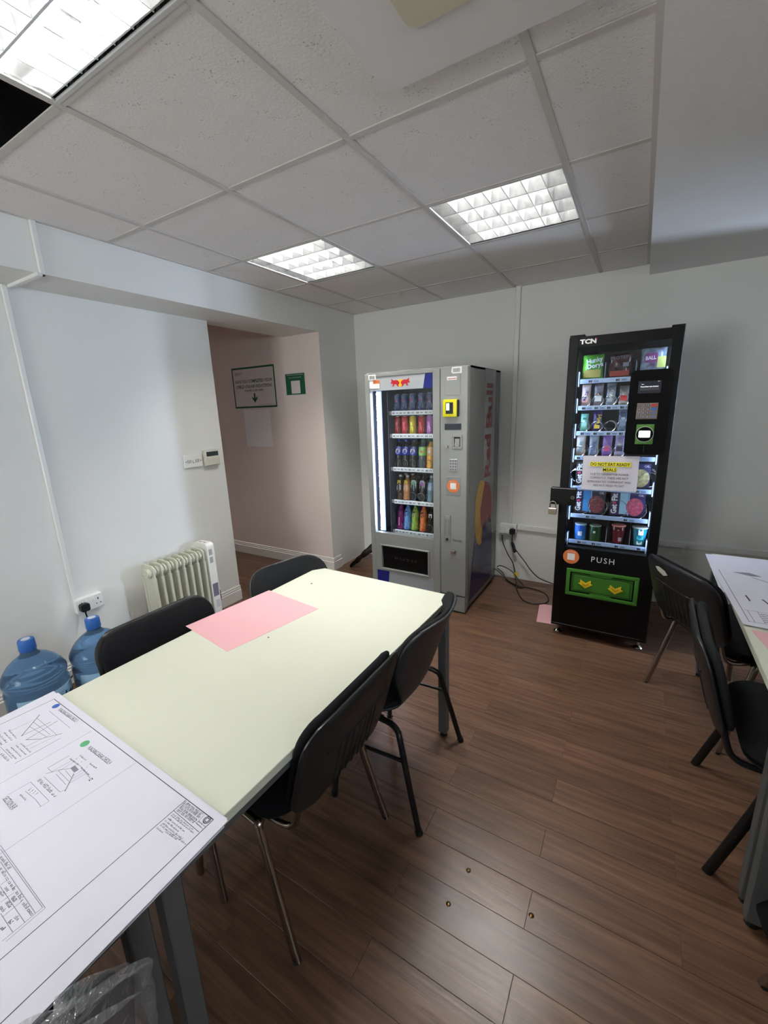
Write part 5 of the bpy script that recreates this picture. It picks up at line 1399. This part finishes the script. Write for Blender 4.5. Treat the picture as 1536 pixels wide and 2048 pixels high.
for k, x in enumerate(TXC[1]):
    nm, a, b2, wc, s = R2[k]
    wrapper('%s, %s, second shelf of black machine' % (nm, ORD[k]), x, TZ[1], .05, .128 if k < 3 else .11, a, b2, .1, words=[(s, .014, 0, .06, .06, R(75))] if s else None, wc=wc, group=G1, patches=[(0, .04, .035, .03, wc)] if not s else [(-.005, .03, .03, .02, b2)])
R3 = [('mint green packet', (120, 216, 196), (170, 236, 220), (40, 120, 110), ''), ('purple bar wrapper with gold lettering', (58, 38, 120), (40, 26, 90), (226, 190, 60), 'Twirl'), None, ('dark blue biscuit wrapper', (36, 52, 100), (150, 170, 200), (220, 226, 236), '')]
for k, x in enumerate(TXC[2]):
    if R3[k] is None: continue
    nm, a, b2, wc, s = R3[k]
    wrapper('%s, %s, third shelf of black machine' % (nm, ORD[k]), x, TZ[2], .043 if k == 0 else .05, .105 if k == 0 else .128, a, b2, .08, words=[(s, .022, 0.005, .06, .075, R(80))] if s else None, wc=wc, group=G1, patches=[(0, .075, .02, .012, wc), (0, .045, .028, .03, b2)] if not s else [(0.0, .025, .03, .02, wc)])
R4 = [('white and beige bar wrapper', (222, 224, 226), (200, 150, 110), (70, 150, 170), 'FULFIL'), ('silver blue bar wrapper', (176, 188, 204), (120, 130, 150), (70, 90, 160), 'FULFIL'), ('lilac bar wrapper with pink emblem', (160, 122, 206), (130, 92, 180), (206, 80, 130), ''), ('zebra striped purple bar wrapper', (128, 104, 190), (226, 226, 236), (60, 50, 90), '')]
for k, x in enumerate(TXC[3]):
    nm, a, b2, wc, s = R4[k]
    wrapper('%s, %s, fourth shelf of black machine' % (nm, ORD[k]), x, TZ[3], .054, .132, a, b2, .08, words=[(s, .018, 0, .055, .075, R(80))] if s else None, wc=wc, group=G1, patches=[(0, .045, .034, .034, wc)] if not s else ())
def meal(label, x, z, w, h, c1, food, lid, y=-.72, names=('Get', 'Fit')):
    o = thing('meal_box', label, 'meal box', (x, y, z), 0, 'boxed ready meals in the black machine'); o.rotation_euler = (-.06, 0, 0)
    mk('carton', MB().cbox(-w / 2, w / 2, -.022, .022, 0, h, .002), mat('carton_' + ''.join('%02x' % v for v in c1), c1, .35), o)
    fl_ = MB(); fl_.prism([(x_ + w * .22, z_ + h * .4) for x_, z_ in disc(0, 0, h * .3, 20, h * .36)], 'xz', -.0228, -.022); mk('food_picture', fl_, mat('food_' + ''.join('%02x' % v for v in food), food, .4, noise=(60, tuple(int(v * .55) for v in food), .5)), o)
    mk('colour_band', MB().box(-w * .22, w * .02, -.0227, -.022, h * .08, h * .95), mat('band_' + ''.join('%02x' % v for v in lid), lid, .4), o)
    mk('spine_edge', MB().box(w * .03, w * .06, -.0227, -.022, h * .04, h * .96), mat('pale_blue_edge', (150, 184, 226), .4), o)
    text('brand_lettering', 'Get', h * .2, M_WHITE, o, (-w * .38, -.0226, h * .27), '-y', h * .38, bold=.04, turn=R(90))
    text('brand_lettering', 'a', h * .16, mat('pink_word', (214, 70, 110), .4), o, (-w * .38, -.0226, h * .53), '-y', bold=.04, turn=R(90))
    text('brand_lettering', 'Fit', h * .2, M_WHITE, o, (-w * .38, -.0226, h * .76), '-y', h * .3, bold=.04, turn=R(90))
    text('brand_lettering', 'OIL', h * .09, M_WHITE, o, (w * .38, -.0226, h * .88), '-y')
    return o
meal('dark meal box at the left of the fifth shelf, half behind the notice', 2.235, TZ[4], .17, .15, (34, 32, 44), (150, 120, 60), (40, 60, 100))
meal('dark meal box with yellow pasta at the right of the fifth shelf', 2.47, TZ[4], .17, .15, (50, 48, 92), (222, 204, 140), (60, 90, 160))
meal('dark meal box with blue band, left on the sixth shelf', 2.243, TZ[5], .175, .152, (44, 40, 60), (150, 70, 76), (60, 140, 200))
meal('violet meal box with red berries, right on the sixth shelf', 2.452, TZ[5], .185, .152, (52, 42, 84), (222, 96, 120), (150, 190, 205))
def tub(label, x, z, prof, c1, c2, lidc, kind, marks):
    o = thing(kind[0], label, kind[1], (x, -.728, z), 0, 'pots on the lowest shelf of the black machine')
    mk('pot', MB().lathe(prof, (0, 0, 0), 24), mat('pot_' + ''.join('%02x' % v for v in c1 + c2), c1, .3, noise=(14, c2, .4)), o, 50)
    r, h = prof[-1]
    mk('lid', MB().lathe([(r * 1.04, h - .006), (r * 1.06, h), (r * .9, h + .003), (.001, h + .003)], (0, 0, 0), 24), mat('lid_' + ''.join('%02x' % v for v in lidc), lidc, .3), o, 50)
    for poly, c_ in marks:
        def rad_at(z_):
            for (ra, za), (rb_, zb) in zip(prof[:-1], prof[1:]):
                if za <= z_ <= zb and zb > za: return ra + (rb_ - ra) * (z_ - za) / (zb - za)
            return prof[-1][0]
        b = MB(); b.add([(px, -math.sqrt(max(1e-6, (rad_at(pz) + .0012) ** 2 - px * px)), pz) for px, pz in poly], [tuple(range(len(poly)))])
        mk('printed_mark', b, mat('mark_' + ''.join('%02x' % v for v in c_), c_, .4), o)
    return o
sq = lambda x0, x1, z0, z1: [(x0, z0), ((x0 + x1) / 2, z0), (x1, z0), (x1, z1), ((x0 + x1) / 2, z1), (x0, z1)]
tub('bright blue crisp tub, first from the left on the lowest shelf', 2.203, TZ[6], [(.033, 0), (.034, .01), (.034, .1)], (60, 140, 214), (40, 90, 190), (190, 206, 220), ('crisp_tub', 'tub'), [(sq(-.012, .012, .025, .055), (220, 226, 232)), (sq(-.016, .014, .065, .09), (40, 90, 190))])
tub('dark green crisp tub, second from the left on the lowest shelf', 2.289, TZ[6], [(.033, 0), (.034, .01), (.034, .1)], (44, 84, 40), (28, 60, 30), (150, 170, 150), ('crisp_tub', 'tub'), [(half(-.004, .06, .013, 0, 345), (20, 20, 20)), (sq(-.01, .004, .052, .066), (220, 220, 210))])
tub('red noodle pot with pale band, third from the left on the lowest shelf', 2.419, TZ[6], [(.028, 0), (.029, .004), (.036, .1), (.038, .115)], (130, 30, 40), (90, 20, 30), (226, 150, 140), ('snack_pot', 'pot'), [(sq(-.026, .026, .085, .108), (206, 216, 230)), (sq(.004, .022, .015, .04), (190, 190, 196))])
tub('teal noodle cup, rightmost on the lowest shelf', 2.535, TZ[6], [(.027, 0), (.028, .004), (.041, .115)], (40, 150, 160), (30, 110, 130), (210, 220, 220), ('snack_pot', 'pot'), [(sq(-.008, .018, .07, .105), (230, 234, 234)), (sq(-.014, .02, .04, .062), (60, 190, 200)), (sq(-.012, .016, .008, .03), (226, 220, 200))])
